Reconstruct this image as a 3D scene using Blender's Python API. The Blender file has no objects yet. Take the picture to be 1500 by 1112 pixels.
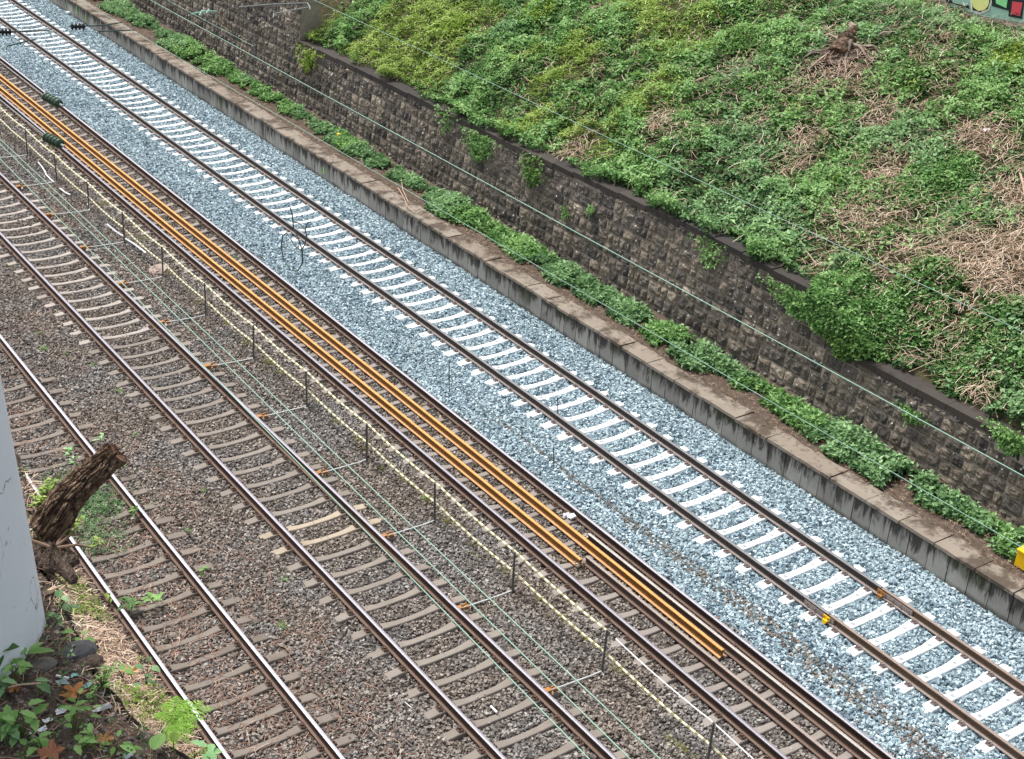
import bpy, math, random
import numpy as np
from mathutils import Vector, Matrix
random.seed(7); rng = np.random.default_rng(11)
S = bpy.context.scene
COL = S.collection

# ------------------------------------------------------------------ camera
FOC, PITCH, YAW, ROLL, CH = 2103.9, 0.4826, 0.64218, 0.06658, 15.81977     # focal in px of a 1500 px wide frame
_fw = np.array([math.sin(YAW)*math.cos(PITCH), math.cos(YAW)*math.cos(PITCH), -math.sin(PITCH)])
_r0 = np.array([math.cos(YAW), -math.sin(YAW), 0.0]); _u0 = np.cross(_r0, _fw)
RT = math.cos(ROLL)*_r0 + math.sin(ROLL)*_u0; UP = -math.sin(ROLL)*_r0 + math.cos(ROLL)*_u0
def at(px, py, z=0.0):
    d = _fw + (px-750)/FOC*RT - (py-556)/FOC*UP
    t = (z-CH)/d[2]; return np.array([t*d[0], t*d[1], z])
def atX(px, py, X):
    d = _fw + (px-750)/FOC*RT - (py-556)/FOC*UP
    t = X/d[0]; return np.array([X, t*d[1], CH+t*d[2]])
def screen(P):
    d = np.asarray(P, float) - np.array([0, 0, CH]); w = d@_fw
    w = np.where(w < .1, np.nan, w)
    return 750+FOC*(d@RT)/w, 556-FOC*(d@UP)/w
cam_d = bpy.data.cameras.new('camera'); cam = bpy.data.objects.new('camera', cam_d); COL.objects.link(cam)
cam.matrix_world = Matrix(((RT[0], UP[0], -_fw[0], 0), (RT[1], UP[1], -_fw[1], 0), (RT[2], UP[2], -_fw[2], CH), (0, 0, 0, 1)))
cam_d.sensor_width = 36; cam_d.lens = FOC/1500*36; cam_d.clip_end = 2000; cam_d.clip_start = .1
S.camera = cam

# ------------------------------------------------------------------ light
w = bpy.data.worlds.new("World"); S.world = w; w.use_nodes = True
nt = w.node_tree; bg = nt.nodes['Background']; sky = nt.nodes.new('ShaderNodeTexSky')
EL, AZ = math.radians(61), math.radians(-10)      # azimuth measured from +Y towards +X
sky.sky_type = 'NISHITA'; sky.sun_disc = False; sky.sun_elevation = EL; sky.sun_rotation = AZ
sky.dust_density = 4; sky.air_density = 1.0; sky.ozone_density = 1
hs = nt.nodes.new('ShaderNodeHueSaturation'); hs.inputs['Saturation'].default_value = .4; hs.inputs['Value'].default_value = 1.45
nt.links.new(sky.outputs[0], hs.inputs['Color']); nt.links.new(hs.outputs[0], bg.inputs[0]); bg.inputs[1].default_value = .15
ld = bpy.data.lights.new('sun', 'SUN'); ld.energy = 4.2; ld.angle = math.radians(14); ld.color = (1, .96, .9)
sun = bpy.data.objects.new('sun', ld); COL.objects.link(sun)
sd = Vector((math.sin(AZ)*math.cos(EL), math.cos(AZ)*math.cos(EL), math.sin(EL)))
sun.rotation_euler = sd.to_track_quat('Z', 'Y').to_euler()
S.view_settings.view_transform = 'Standard'; S.view_settings.look = 'None'; S.view_settings.exposure = 0

# ------------------------------------------------------------------ materials
class N:
    """small node-tree writer"""
    def __init__(s, name):
        s.m = bpy.data.materials.new(name); s.m.use_nodes = True; s.t = s.m.node_tree
        s.b = s.t.nodes['Principled BSDF']; s.b.inputs['Specular IOR Level'].default_value = .3
    def n(s, ty, **k):
        o = s.t.nodes.new('ShaderNode'+ty)
        for a, v in k.items():
            if a in o.inputs.keys(): s.put(o.inputs[a], v)
            else: setattr(o, a, v)
        return o
    def put(s, i, v):
        if isinstance(v, bpy.types.NodeSocket): s.t.links.new(v, i)
        else: i.default_value = v
    def co(s, sc=(1, 1, 1)):
        g = s.n('NewGeometry'); mp = s.n('Mapping'); s.t.links.new(g.outputs['Position'], mp.inputs['Vector'])
        mp.inputs['Scale'].default_value = sc; return mp.outputs[0]
    def noise(s, scale, det=3, sc=(1, 1, 1), rough=.55, dist=0):
        o = s.n('TexNoise', Scale=scale, Detail=det, Roughness=rough, Distortion=dist); s.t.links.new(s.co(sc), o.inputs['Vector']); return o.outputs[0]
    def vor(s, scale, feat='F1', out='Distance', sc=(1, 1, 1)):
        o = s.n('TexVoronoi', feature=feat, Scale=scale); s.t.links.new(s.co(sc), o.inputs['Vector']); return o.outputs[out]
    def attr(s, nm):
        return s.n('Attribute', attribute_name=nm).outputs['Fac']
    def ramp(s, fac, stops, interp='LINEAR'):
        o = s.n('ValToRGB'); s.put(o.inputs[0], fac); e = o.color_ramp.elements; o.color_ramp.interpolation = interp
        while len(e) < len(stops): e.new(.5)
        for i, (p, c) in enumerate(stops):
            e[i].position = p; e[i].color = (*c, 1) if len(c) == 3 else c
        return o.outputs[0]
    def mix(s, f, a, b, mode='MIX'):
        o = s.n('Mix', data_type='RGBA', blend_type=mode)
        s.put(o.inputs[0], f)
        for i, v in ((6, a), (7, b)):
            s.put(o.inputs[i], (*v, 1) if isinstance(v, tuple) and len(v) == 3 else v)
        return o.outputs[2]
    def math(s, op, a, b=0.5):
        o = s.n('Math', operation=op); s.put(o.inputs[0], a); s.put(o.inputs[1], b); return o.outputs[0]
    def bump(s, h, st=.5, dist=.02):
        o = s.n('Bump', Strength=st, Distance=dist); s.put(o.inputs['Height'], h); s.t.links.new(o.outputs[0], s.b.inputs['Normal'])
    def out(s, col=None, rough=.85, metal=0., spec=None):
        if col is not None: s.put(s.b.inputs['Base Color'], (*col, 1) if isinstance(col, tuple) and len(col) == 3 else col)
        s.put(s.b.inputs['Roughness'], rough); s.put(s.b.inputs['Metallic'], metal)
        if spec is not None: s.put(s.b.inputs['Specular IOR Level'], spec)
        return s.m
G3 = lambda v: (v, v, v)
def plain(name, c, rough=.8, metal=0., var=.25, scale=6):
    a = N(name); f = a.noise(scale, 4)
    col = a.mix(f, tuple(x*(1-var) for x in c), tuple(min(1, x*(1+var)) for x in c))
    a.bump(a.noise(35, 5), .35, .012)
    return a.out(col, rough, metal)
M = {}
# old brown ballast / new bluish ballast
a = N('old_ballast_stone'); t = a.attr('tint'); patch = a.noise(.5, 3)
c1 = a.ramp(t, [(0, (.055, .044, .037)), (.4, (.175, .146, .122)), (.75, (.28, .24, .205)), (1, (.44, .39, .34))])
c2 = a.ramp(t, [(0, (.06, .055, .053)), (.5, (.19, .175, .162)), (1, (.41, .385, .36))])
M['oldstone'] = a.out(a.mix(a.ramp(patch, [(.42, G3(0)), (.6, G3(1))]), c1, c2), .9)
a = N('new_ballast_stone'); t = a.attr('tint'); patch = a.noise(.8, 3)
c1 = a.ramp(t, [(0, (.08, .12, .145)), (.3, (.24, .325, .37)), (.7, (.41, .51, .55)), (1, (.60, .69, .71))])
c2 = a.ramp(t, [(0, (.045, .08, .11)), (.5, (.25, .35, .40)), (1, (.55, .64, .66))])
M['newstone'] = a.out(a.mix(a.ramp(patch, [(.45, G3(0)), (.7, G3(1))]), c1, c2), .85)
a = N('ballast_bed'); x = a.n('SeparateXYZ'); g = a.n('NewGeometry'); a.t.links.new(g.outputs['Position'], x.inputs[0])
v = a.vor(26, out='Color'); vd = a.vor(26)
bw = a.n('RGBToBW'); a.t.links.new(v, bw.inputs[0])
old = a.ramp(bw.outputs[0], [(.1, (.035, .028, .025)), (.6, (.11, .09, .08)), (.9, (.22, .19, .17))])
new = a.ramp(bw.outputs[0], [(.1, (.09, .14, .18)), (.6, (.26, .34, .4)), (.9, (.5, .58, .62))])
isnew = a.ramp(a.math('ADD', x.outputs[0], a.math('MULTIPLY', a.noise(1.2, 3), .4)), [(0, G3(0)), (1, G3(1))])
isnew = a.math('GREATER_THAN', a.math('ADD', x.outputs[0], a.math('MULTIPLY', a.noise(1.2, 3), .4)), 16.4)
a.bump(vd, 1, .03)
M['bed'] = a.out(a.mix(isnew, old, new), .95)
# soils
a = N('dark_soil'); f = a.noise(9, 6, rough=.7); f2 = a.noise(60, 3)
c = a.mix(f2, a.ramp(f, [(.3, (.03, .02, .014)), (.55, (.085, .06, .045)), (.75, (.2, .16, .13))]), (.12, .09, .07)); a.bump(f, 1, .04)
M['soil'] = a.out(c, .95)
a = N('bank_soil'); f = a.noise(3, 6, rough=.7); f2 = a.noise(30, 4)
c = a.mix(f2, a.ramp(f, [(.3, (.03, .035, .015)), (.5, (.08, .07, .035)), (.7, (.2, .14, .09))]), (.05, .06, .02)); a.bump(f2, 1, .05)
M['bank'] = a.out(c, .95)
M['ground'] = plain('ground_soil', (.1, .085, .06), .95)
# rails
def steel(name, c, rough, metal, var=.3):
    a = N(name); f = a.noise(3, 4, (8, 1, 8)); f2 = a.noise(40, 3)
    col = a.mix(f, tuple(q*(1-var) for q in c), tuple(min(1, q*(1+var)) for q in c)); col = a.mix(.25, col, a.ramp(f2, [(.3, G3(.02)), (.7, tuple(min(1, q*1.8) for q in c))]))
    return a.out(col, rough, metal)
M['headshine'] = steel('polished_rail_head', (.41, .40, .44), .4, .55, .1)
M['headmid'] = steel('worn_rail_head', (.31, .295, .33), .4, .5, .12)
M['headdull'] = steel('dull_rail_head', (.22, .215, .22), .45, .3)
M['headbrown'] = steel('brown_rail_head', (.27, .21, .18), .6, .1)
M['web'] = steel('rusty_rail_web', (.05, .03, .022), .8, 0)
M['webnew'] = steel('dark_new_rail_web', (.045, .036, .032), .7, 0)
M['webbrown'] = steel('brown_rail_web', (.10, .062, .038), .75, 0)
M['foot'] = steel('rail_foot_rust', (.165, .108, .082), .85, 0)
M['footnew'] = steel('rail_foot_grey_brown', (.26, .215, .195), .8, 0)
M['orangehead'] = steel('orange_rust_head', (.60, .30, .095), .65, 0, .4)
M['orangewebshade'] = steel('orange_rust_web_shade', (.22, .10, .022), .8, 0, .3)  # shade on the web painted in as a darker copy of the rust
M['orangefoot'] = steel('orange_rust_foot', (.56, .31, .14), .8, 0, .25)
M['looseweb'] = steel('loose_rail_web', (.07, .045, .035), .8, 0)
M['loosehead'] = steel('loose_rail_head', (.30, .25, .22), .55, .3)
M['loosebright'] = steel('loose_bright_head', (.42, .39, .36), .4, .4)
# sleepers
def concrete(name, c1, c2, dirt=(.1, .07, .055), amount=.35, spec=.2):
    a = N(name); f = a.noise(5, 5); f2 = a.noise(1.1, 4); f3 = a.noise(50, 3)
    oi = a.n('ObjectInfo').outputs['Random']
    col = a.mix(f, c1, c2); col = a.mix(a.math('MULTIPLY', a.ramp(f2, [(.5, G3(0)), (.75, G3(1))]), amount), col, dirt)
    col = a.mix(a.math('MULTIPLY', oi, .3), col, tuple(q*.62 for q in c1)); a.bump(f3, .25, .004)
    return a.out(col, .85, 0, spec)
M['slnew'] = concrete('new_white_concrete', (.80, .83, .83), (.88, .9, .9), (.6, .64, .66), .2)
M['slold'] = concrete('old_grey_concrete', (.20, .175, .152), (.29, .255, .222))
M['slmid'] = concrete('worn_grey_concrete', (.22, .195, .175), (.33, .295, .265))
M['sldark'] = concrete('dark_grey_concrete', (.16, .138, .118), (.25, .215, .185), amount=.6)
M['slpale'] = concrete('pale_yellow_concrete', (.34, .285, .215), (.44, .375, .29))
M['clamp'] = plain('rusty_fastening', (.10, .065, .05), .75)
M['clampnew'] = plain('new_fastening', (.20, .16, .15), .6)
M['joint'] = plain('joint_line', (.2, .19, .18), .9); M['mark'] = plain('stamp_mark', (.30, .34, .36), .9)
# curb concrete
a = N('stained_concrete'); x = a.n('SeparateXYZ'); g = a.n('NewGeometry'); a.t.links.new(g.outputs['Position'], x.inputs[0])
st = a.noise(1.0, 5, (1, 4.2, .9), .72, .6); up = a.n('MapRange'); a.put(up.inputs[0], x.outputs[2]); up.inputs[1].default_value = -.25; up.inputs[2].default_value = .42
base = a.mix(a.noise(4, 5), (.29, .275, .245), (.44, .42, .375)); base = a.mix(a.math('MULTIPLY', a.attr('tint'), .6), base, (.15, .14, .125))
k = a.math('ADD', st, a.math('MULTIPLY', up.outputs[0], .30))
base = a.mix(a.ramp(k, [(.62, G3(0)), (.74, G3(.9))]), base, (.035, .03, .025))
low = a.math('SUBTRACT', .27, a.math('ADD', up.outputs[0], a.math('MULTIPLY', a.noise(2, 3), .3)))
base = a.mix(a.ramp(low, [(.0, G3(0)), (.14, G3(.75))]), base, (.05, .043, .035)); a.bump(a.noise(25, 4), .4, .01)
base = a.mix(a.ramp(a.math('ADD', a.noise(.7, 3), a.math('MULTIPLY', up.outputs[0], .2)), [(.72, G3(0)), (.8, G3(.6))]), base, (.03, .04, .01))
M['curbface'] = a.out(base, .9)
a = N('paving_top'); f = a.noise(3, 5); d = a.noise(1.6, 6, rough=.7)
base = a.mix(f, (.19, .16, .13), (.31, .27, .225)); base = a.mix(a.math('MULTIPLY', a.attr('tint'), .8), base, (.2, .165, .13))
base = a.mix(a.ramp(d, [(.47, G3(0)), (.58, G3(.9))]), base, (.065, .048, .035)); a.bump(f, .4, .01)
M['curbtop'] = a.out(base, .9)
# stone wall
a = N('basalt_block'); t = a.attr('tint'); f = a.noise(7, 5, rough=.65); big = a.noise(.35, 4)
col = a.ramp(t, [(0, (.10, .092, .088)), (.3, (.20, .175, .15)), (.65, (.31, .262, .205)), (.9, (.44, .37, .285)), (1, (.58, .50, .40))])
col = a.mix(a.ramp(a.noise(11, 6, rough=.75), [(.35, G3(0)), (.65, G3(.8))]), col, (.045, .038, .034)); col = a.mix(a.ramp(big, [(.4, G3(0)), (.65, G3(.7))]), col, a.mix(.5, col, (.018, .018, .022), 'MULTIPLY'))
col = a.mix(a.ramp(a.noise(1.3, 4), [(.55, G3(0)), (.72, G3(.35))]), col, (.075, .075, .035))
sp = a.vor(7.0); spm = a.ramp(a.math('ADD', sp, a.math('MULTIPLY', a.noise(.9, 4), .55)), [(.37, G3(.95)), (.42, G3(0))])
col = a.mix(spm, col, (.6, .59, .56)); a.bump(a.noise(9, 7, rough=.75), 1, .07)
M['basalt'] = a.out(col, .88)
a = N('wall_mortar'); M['mortar'] = a.out(a.mix(a.noise(6, 4), (.17, .145, .115), (.44, .38, .305)), .95)
a = N('dark_coping'); col = a.mix(a.noise(4, 5), (.022, .02, .02), (.055, .048, .043)); col = a.mix(a.math('MULTIPLY', a.attr('tint'), .3), col, (.1, .08, .065))
M['coping'] = a.out(col, .9)
# foliage
def leafmat(name, stops, dry=None, trans=.35):
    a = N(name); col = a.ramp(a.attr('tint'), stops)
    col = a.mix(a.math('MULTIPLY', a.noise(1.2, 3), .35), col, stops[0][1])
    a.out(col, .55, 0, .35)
    tr = a.n('BsdfTranslucent'); a.put(tr.inputs[0], col); ms = a.n('MixShader'); ms.inputs[0].default_value = trans
    a.t.links.new(a.b.outputs[0], ms.inputs[1]); a.t.links.new(tr.outputs[0], ms.inputs[2])
    a.t.links.new(ms.outputs[0], a.t.nodes['Material Output'].inputs[0]); return a.m
M['leafmid'] = leafmat('bramble_leaf', [(0, (.03, .08, .022)), (.35, (.105, .235, .06)), (.7, (.215, .42, .125)), (1, (.46, .70, .29))])
M['leafyel'] = leafmat('yellow_green_leaf', [(0, (.06, .12, .015)), (.4, (.19, .31, .035)), (.75, (.31, .46, .07)), (1, (.5, .64, .17))])
M['leafcool'] = leafmat('blue_green_leaf', [(0, (.035, .09, .035)), (.5, (.15, .30, .11)), (1, (.42, .64, .32))])
M['leafdark'] = leafmat('deep_green_leaf', [(0, (.03, .07, .018)), (.5, (.10, .22, .05)), (1, (.28, .48, .14))])
M['fern'] = leafmat('bright_fern', [(0, (.13, .3, .03)), (1, (.42, .7, .1))], trans=.4)
M['fresh'] = leafmat('fresh_leaf', [(0, (.14, .33, .06)), (1, (.42, .68, .24))], trans=.45)
M['mint'] = leafmat('pale_mint_leaf', [(0, (.25, .5, .2)), (1, (.42, .72, .33))], trans=.4)
M['mossy'] = leafmat('yellow_moss', [(0, (.12, .12, .025)), (1, (.34, .33, .08))], trans=.2)
M['deadleaf'] = plain('dead_brown_leaf', (.36, .16, .055), .8)
a = N('dry_straw'); M['straw'] = a.out(a.ramp(a.attr('tint'), [(0, (.14, .09, .06)), (.4, (.40, .28, .2)), (.8, (.62, .49, .37)), (1, (.8, .72, .58))]), .8)
M['twig'] = plain('brown_twig', (.2, .13, .09), .85)
M['stem'] = plain('plant_stem', (.14, .16, .06), .8)
a = N('rough_bark'); f = a.noise(16, 6, rough=.7); pl = a.vor(24)
col = a.ramp(f, [(.32, (.035, .02, .013)), (.5, (.15, .095, .06)), (.62, (.30, .22, .15)), (.72, (.5, .4, .3))]); a.bump(f, 1, .03)
M['bark'] = a.out(a.mix(a.attr('tint'), col, (.02, .012, .008)), .95)
M['cutwood'] = plain('reddish_cut_wood', (.13, .065, .04), .9, 0, .6, 25)
a = N('painted_pier'); f = a.noise(2.5, 5, (1, 1, .4)); cr = a.vor(2.2, 'DISTANCE_TO_EDGE'); crm = a.noise(2, 3, dist=1)
cv = a.n('TexVoronoi', feature='DISTANCE_TO_EDGE', Scale=1.7); nz = a.n('TexNoise', Scale=3.0, Detail=6); a.t.links.new(a.co(), nz.inputs['Vector'])
vm = a.n('VectorMath', operation='ADD'); a.t.links.new(a.co((1, 1, .55)), vm.inputs[0]); sc = a.n('VectorMath', operation='SCALE'); a.t.links.new(nz.outputs['Color'], sc.inputs[0]); sc.inputs['Scale'].default_value = .5
a.t.links.new(sc.outputs[0], vm.inputs[1]); a.t.links.new(vm.outputs[0], cv.inputs['Vector'])
crack = a.math('MULTIPLY', a.ramp(cv.outputs[0], [(.0, G3(.9)), (.009, G3(0))]), a.ramp(a.noise(2.2, 4), [(.5, G3(0)), (.62, G3(1))]))
col = a.mix(f, (.74, .80, .85), (.86, .91, .94)); speck = a.ramp(a.noise(26, 5, (1, 1, .6), .7), [(.63, G3(0)), (.7, G3(.65))])
col = a.mix(a.math('MULTIPLY', speck, a.ramp(a.noise(1.5, 3), [(.4, G3(0)), (.62, G3(1))])), col, (.14, .14, .13)); col = a.mix(crack, col, (.1, .095, .085)); a.bump(a.noise(12, 4), .35, .01)
M['pier'] = a.out(col, .8)
M['abut'] = plain('old_masonry', (.14, .125, .11), .95, 0, .5, 4)
M['galv'] = plain('galvanised_steel', (.34, .37, .36), .45, .5); M['postdark'] = plain('dark_grey_post', (.12, .12, .115), .6, .3)
M['orangeclamp'] = plain('orange_brown_clamp', (.34, .15, .04), .7)
a = N('white_yellow_tape'); x = a.n('SeparateXYZ'); g = a.n('NewGeometry'); a.t.links.new(g.outputs['Position'], x.inputs[0])
fr = a.math('GREATER_THAN', a.math('FRACT', a.math('MULTIPLY', x.outputs[1], 5.2)), .38)
M['tape'] = a.out(a.mix(fr, (.30, .27, .13), (.74, .71, .5)), .6)
M['tapeyel'] = plain('yellow_tape', (.62, .56, .26), .6); M['whitecord'] = plain('white_cord', (.75, .76, .76), .6)
M['wire'] = plain('green_copper_wire', (.22, .36, .29), .6, .1, .1); M['wiredark'] = plain('dark_wire', (.06, .085, .08), .6, .2)
M['glassins'] = plain('dark_green_insulator', (.03, .06, .035), .25, 0, .4); M['blackins'] = plain('black_insulator', (.015, .018, .018), .3)
M['white'] = plain('white_litter', (.8, .81, .82), .6, 0, .08); M['teal'] = plain('teal_shard', (.25, .5, .45), .4)
M['yellow'] = plain('yellow_paint', (.85, .52, .01), .5, 0, .08); M['greenpaint'] = plain('green_spray', (.25, .75, .12), .7, 0, .1)
M['plate'] = plain('brown_stone_plate', (.34, .27, .225), .9)
a = N('pale_render'); M['render'] = a.out(a.mix(a.noise(2, 5), (.30, .26, .2), (.46, .40, .32)), .9)
M['gyel'] = plain('spray_yellow', (.75, .78, .3), .8, 0, .1); M['ggreen'] = plain('spray_green', (.25, .7, .3), .8, 0, .1); M['gred'] = plain('spray_red', (.65, .08, .1), .8, 0, .1)
M['gblack'] = plain('spray_black', (.015, .03, .03), .8); M['gmint'] = plain('spray_mint', (.3, .5, .42), .8, 0, .15); M['gwhite'] = plain('spray_white', (.7, .75, .72), .8, 0, .1)

# ------------------------------------------------------------------ object helpers
def meshobj(name, V, faces, mats, parent=None, tint=None, midx=None, smooth=False, faceloops=None):
    """faces: list of tuples, or an int ndarray (n,k) of equal-size faces"""
    me = bpy.data.meshes.new(name); V = np.asarray(V, np.float32)
    if isinstance(faces, np.ndarray):
        n, k = faces.shape
        me.vertices.add(len(V)); me.vertices.foreach_set('co', V.ravel()); me.loops.add(n*k); me.polygons.add(n)
        me.loops.foreach_set('vertex_index', faces.ravel().astype(np.int32))
        me.polygons.foreach_set('loop_start', np.arange(0, n*k, k, dtype=np.int32)); me.polygons.foreach_set('loop_total', np.full(n, k, np.int32))
        me.update(calc_edges=True)
    else:
        me.from_pydata([tuple(v) for v in V.tolist()], [], faces)
    if not isinstance(mats, (list, tuple)): mats = [mats]
    for m in mats: me.materials.append(m)
    if midx is not None: me.polygons.foreach_set('material_index', np.asarray(midx, np.int32))
    if tint is not None:
        at_ = me.attributes.new('tint', 'FLOAT', 'POINT'); at_.data.foreach_set('value', np.asarray(tint, np.float32))
    me.polygons.foreach_set('use_smooth', np.full(len(me.polygons), smooth, dtype=bool))
    me.update()
    o = bpy.data.objects.new(name, me); COL.objects.link(o)
    if parent is not None: o.parent = parent
    return o
def tag(o, label=None, cat=None, group=None, kind=None):
    for k, v in (('label', label), ('category', cat), ('group', group), ('kind', kind)):
        if v: o[k] = v
    return o
def empty(name, loc, label, cat, group=None, rz=0.):
    o = bpy.data.objects.new(name, None); COL.objects.link(o); o.location = tuple(float(q) for q in loc); o.rotation_euler = (0, 0, rz)
    o.empty_display_size = .2; return tag(o, label, cat, group)
class MB:
    def __init__(s): s.V = []; s.F = []; s.T = []; s.I = []; s.nv = 0
    def add(s, V, F, tint=.5, mi=0):
        V = [tuple(map(float, v)) for v in V]
        s.V += V; s.F += [tuple(int(i)+s.nv for i in f) for f in F]; s.T += [tint]*len(V) if np.isscalar(tint) else list(tint); s.I += [mi]*len(F); s.nv += len(V)
    def box(s, lo, hi, tint=.5, mi=0):
        x0, y0, z0 = lo; x1, y1, z1 = hi
        s.add([(x0, y0, z0), (x1, y0, z0), (x1, y1, z0), (x0, y1, z0), (x0, y0, z1), (x1, y0, z1), (x1, y1, z1), (x0, y1, z1)],
              [(0, 3, 2, 1), (4, 5, 6, 7), (0, 1, 5, 4), (1, 2, 6, 5), (2, 3, 7, 6), (3, 0, 4, 7)], tint, mi)
    def tube(s, pts, r, n=6, tint=.5, mi=0, cap=True):
        pts = [np.array(p, float) for p in pts]; R = r if hasattr(r, '__len__') else [r]*len(pts); V = []; F = []
        ref = None
        for i, p in enumerate(pts):
            d = pts[min(i+1, len(pts)-1)] - pts[max(i-1, 0)]; d /= (np.linalg.norm(d)+1e-9)
            if ref is None: ref = np.array([0, 0, 1.]) if abs(d[2]) < .9 else np.array([1., 0, 0])
            a = np.cross(d, ref); a /= (np.linalg.norm(a)+1e-9); b = np.cross(a, d); ref = b
            for k in range(n):
                t = 2*math.pi*k/n; V.append(p+R[i]*(math.cos(t)*a+math.sin(t)*b))
        for i in range(len(pts)-1):
            for k in range(n): F.append((i*n+k, i*n+(k+1) % n, (i+1)*n+(k+1) % n, (i+1)*n+k))
        if cap: F.append(tuple(range(n))[::-1]); F.append(tuple((len(pts)-1)*n+k for k in range(n)))
        s.add(V, F, tint, mi)
    def leaf(s, base, d, L, W, tint=.5, mi=0, droop=.3, lobes=0, up=(0, 0, 1)):
        """a leaf blade from base along d with a fold and droop; serrated when lobes > 0"""
        d = np.array(d, float); d /= np.linalg.norm(d)+1e-9; up = np.array(up, float); side = np.cross(d, up); side /= np.linalg.norm(side)+1e-9; nrm = np.cross(side, d)
        n = 6; V = []; F = []
        for i in range(n+1):
            t = i/n; wv = W*.5*(math.sin(math.pi*min(1, t*.93+.07))**.75)*(1.15-.5*t)
            if lobes and i % 2: wv *= .72
            c = np.array(base)+d*L*t-nrm*L*droop*t*t
            e = nrm*wv*.35
            V += [c-side*wv+e, c, c+side*wv+e]
        for i in range(n):
            a = i*3; F += [(a, a+1, a+4, a+3), (a+1, a+2, a+5, a+4)]
        s.add(V, F, tint, mi)
    def build(s, name, mats, parent=None, smooth=False):
        return meshobj(name, s.V, s.F, mats, parent, s.T, s.I, smooth)

def vnoise(x, y, sc, seed=0):
    """smooth value noise, vectorised, 0..1"""
    x = np.asarray(x)*sc+seed*17.13; y = np.asarray(y)*sc+seed*7.71
    xi = np.floor(x).astype(np.int64); yi = np.floor(y).astype(np.int64); fx = x-xi; fy = y-yi; fx = fx*fx*(3-2*fx); fy = fy*fy*(3-2*fy)
    def h(a, b):
        n = (a*374761393+b*668265263+seed*1442695041) & 0xffffffff; n = ((n ^ (n >> 13))*1274126177) & 0xffffffff; return ((n ^ (n >> 16)) & 0xffff)/65535.
    return (h(xi, yi)*(1-fx)+h(xi+1, yi)*fx)*(1-fy)+(h(xi, yi+1)*(1-fx)+h(xi+1, yi+1)*fx)*fy
def fbm(x, y, sc, seed=0, o=3):
    r = 0; t = 0
    for i in range(o): r = r+vnoise(x, y, sc*2**i, seed+i*3)*.5**i; t += .5**i
    return r/t
def rotm(n, tilt=None):
    """random rotations (n,3,3); with tilt, only a yaw plus a tilt of up to that angle"""
    a = rng.random(n)*2*np.pi; ca, sa = np.cos(a), np.sin(a); Z = np.zeros(n); O = np.ones(n)
    Rz = np.stack([np.stack([ca, -sa, Z], 1), np.stack([sa, ca, Z], 1), np.stack([Z, Z, O], 1)], 1)
    b = (rng.random(n)*2*np.pi) if tilt is None else rng.normal(0, 1, n)*tilt; cb, sb = np.cos(b), np.sin(b)
    Rx = np.stack([np.stack([O, Z, Z], 1), np.stack([Z, cb, -sb], 1), np.stack([Z, sb, cb], 1)], 1)
    c = (rng.random(n)*2*np.pi) if tilt is None else rng.normal(0, 1, n)*tilt; cc, sc = np.cos(c), np.sin(c)
    Ry = np.stack([np.stack([cc, Z, sc], 1), np.stack([Z, O, Z], 1), np.stack([-sc, Z, cc], 1)], 1)
    return Ry@Rx@Rz if tilt is not None else Rz@Rx@Ry
def scatter(name, tV, tF, P, R, sc, tint, mat, lib=None, **k):
    """many small faces sets as ONE mesh (stones, leaves): tV (T,3) or (m,T,3) library"""
    tV = np.asarray(tV, float); n = len(P)
    if tV.ndim == 3: T = tV[rng.integers(0, len(tV), n)]
    else: T = np.broadcast_to(tV, (n,)+tV.shape)
    sc = np.asarray(sc); sc = sc[:, None, None] if sc.ndim == 1 else sc[:, None, :]
    V = np.einsum('nij,ntj->nti', R, T*sc)+P[:, None, :]; m = T.shape[1]
    tF = np.asarray(tF); Fc = (tF[None]+(np.arange(n)*m)[:, None, None]).reshape(-1, tF.shape[1])
    return meshobj(name, V.reshape(-1, 3), Fc, mat, None, np.repeat(tint, m), **k)
def inframe(P, m=70):
    x, y = screen(P); return (x > -m) & (x < 1500+m) & (y > -m) & (y < 1112+m)

# ------------------------------------------------------------------ track layout (measured: rail top is z = 0)
CA, CB, CC, CD = 18.71, 15.235, 11.324, 7.697; G = 1.507/2
def bow(c, y):
    if c == 'A': return np.interp(y, [5, 10, 17, 23, 29, 34, 62, 80], [-.05, -.03, -.005, .07, .065, .0, -.09, -.13])
    if c == 'C': return -.0037*(y-20)
    if c == 'D': return .004*(y-20)
    return 0*y
CX = {'A': CA, 'B': CB, 'C': CC, 'D': CD}

# ground sheets
tag(meshobj('ground', [(-600, -600, -.9), (900, -600, -.9), (900, 900, -.9), (-600, 900, -.9)], [(0, 1, 2, 3)], M['ground']), kind='structure')
def bedz(x, y):
    z = -.262+0*x
    z = z+.085*(1/(1+np.exp(-np.clip((x-16.09)/.03, -50, 50)))-1/(1+np.exp(-np.clip((x-17.56)/.05, -50, 50))))                                   # shoulder of the new track over the sleeper ends
    near = 9+0*x
    for c_ in 'ABCD': near = np.minimum(near, np.abs(x-CX[c_]-bow(c_, y)))
    z = z+.052*np.clip((near-1.12)/.08, 0, 1)*(x > 9.0)*(x < 16.0)+.02*np.clip((near-1.12)/.08, 0, 1)*(x <= 9.0)+.062*np.clip((x-19.80)/.08, 0, 1)*np.clip((20.6-x)/.3, 0, 1)
    z = z+.015*(fbm(x, y, .9, 4)-.5)*2
    z = z-.05*np.exp(-((x-20.95)/.15)**2)
    z = z+.02*np.exp(-((x-9.5)/.35)**2)+.02*np.exp(-((x-13.3)/.4)**2)
    z = z+np.where(x < 6.85, (6.85-x)*.42, 0)+np.where(x < 6.7, .12*(fbm(x, y, 2.5, 9)-.5), 0)
    return z
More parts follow.
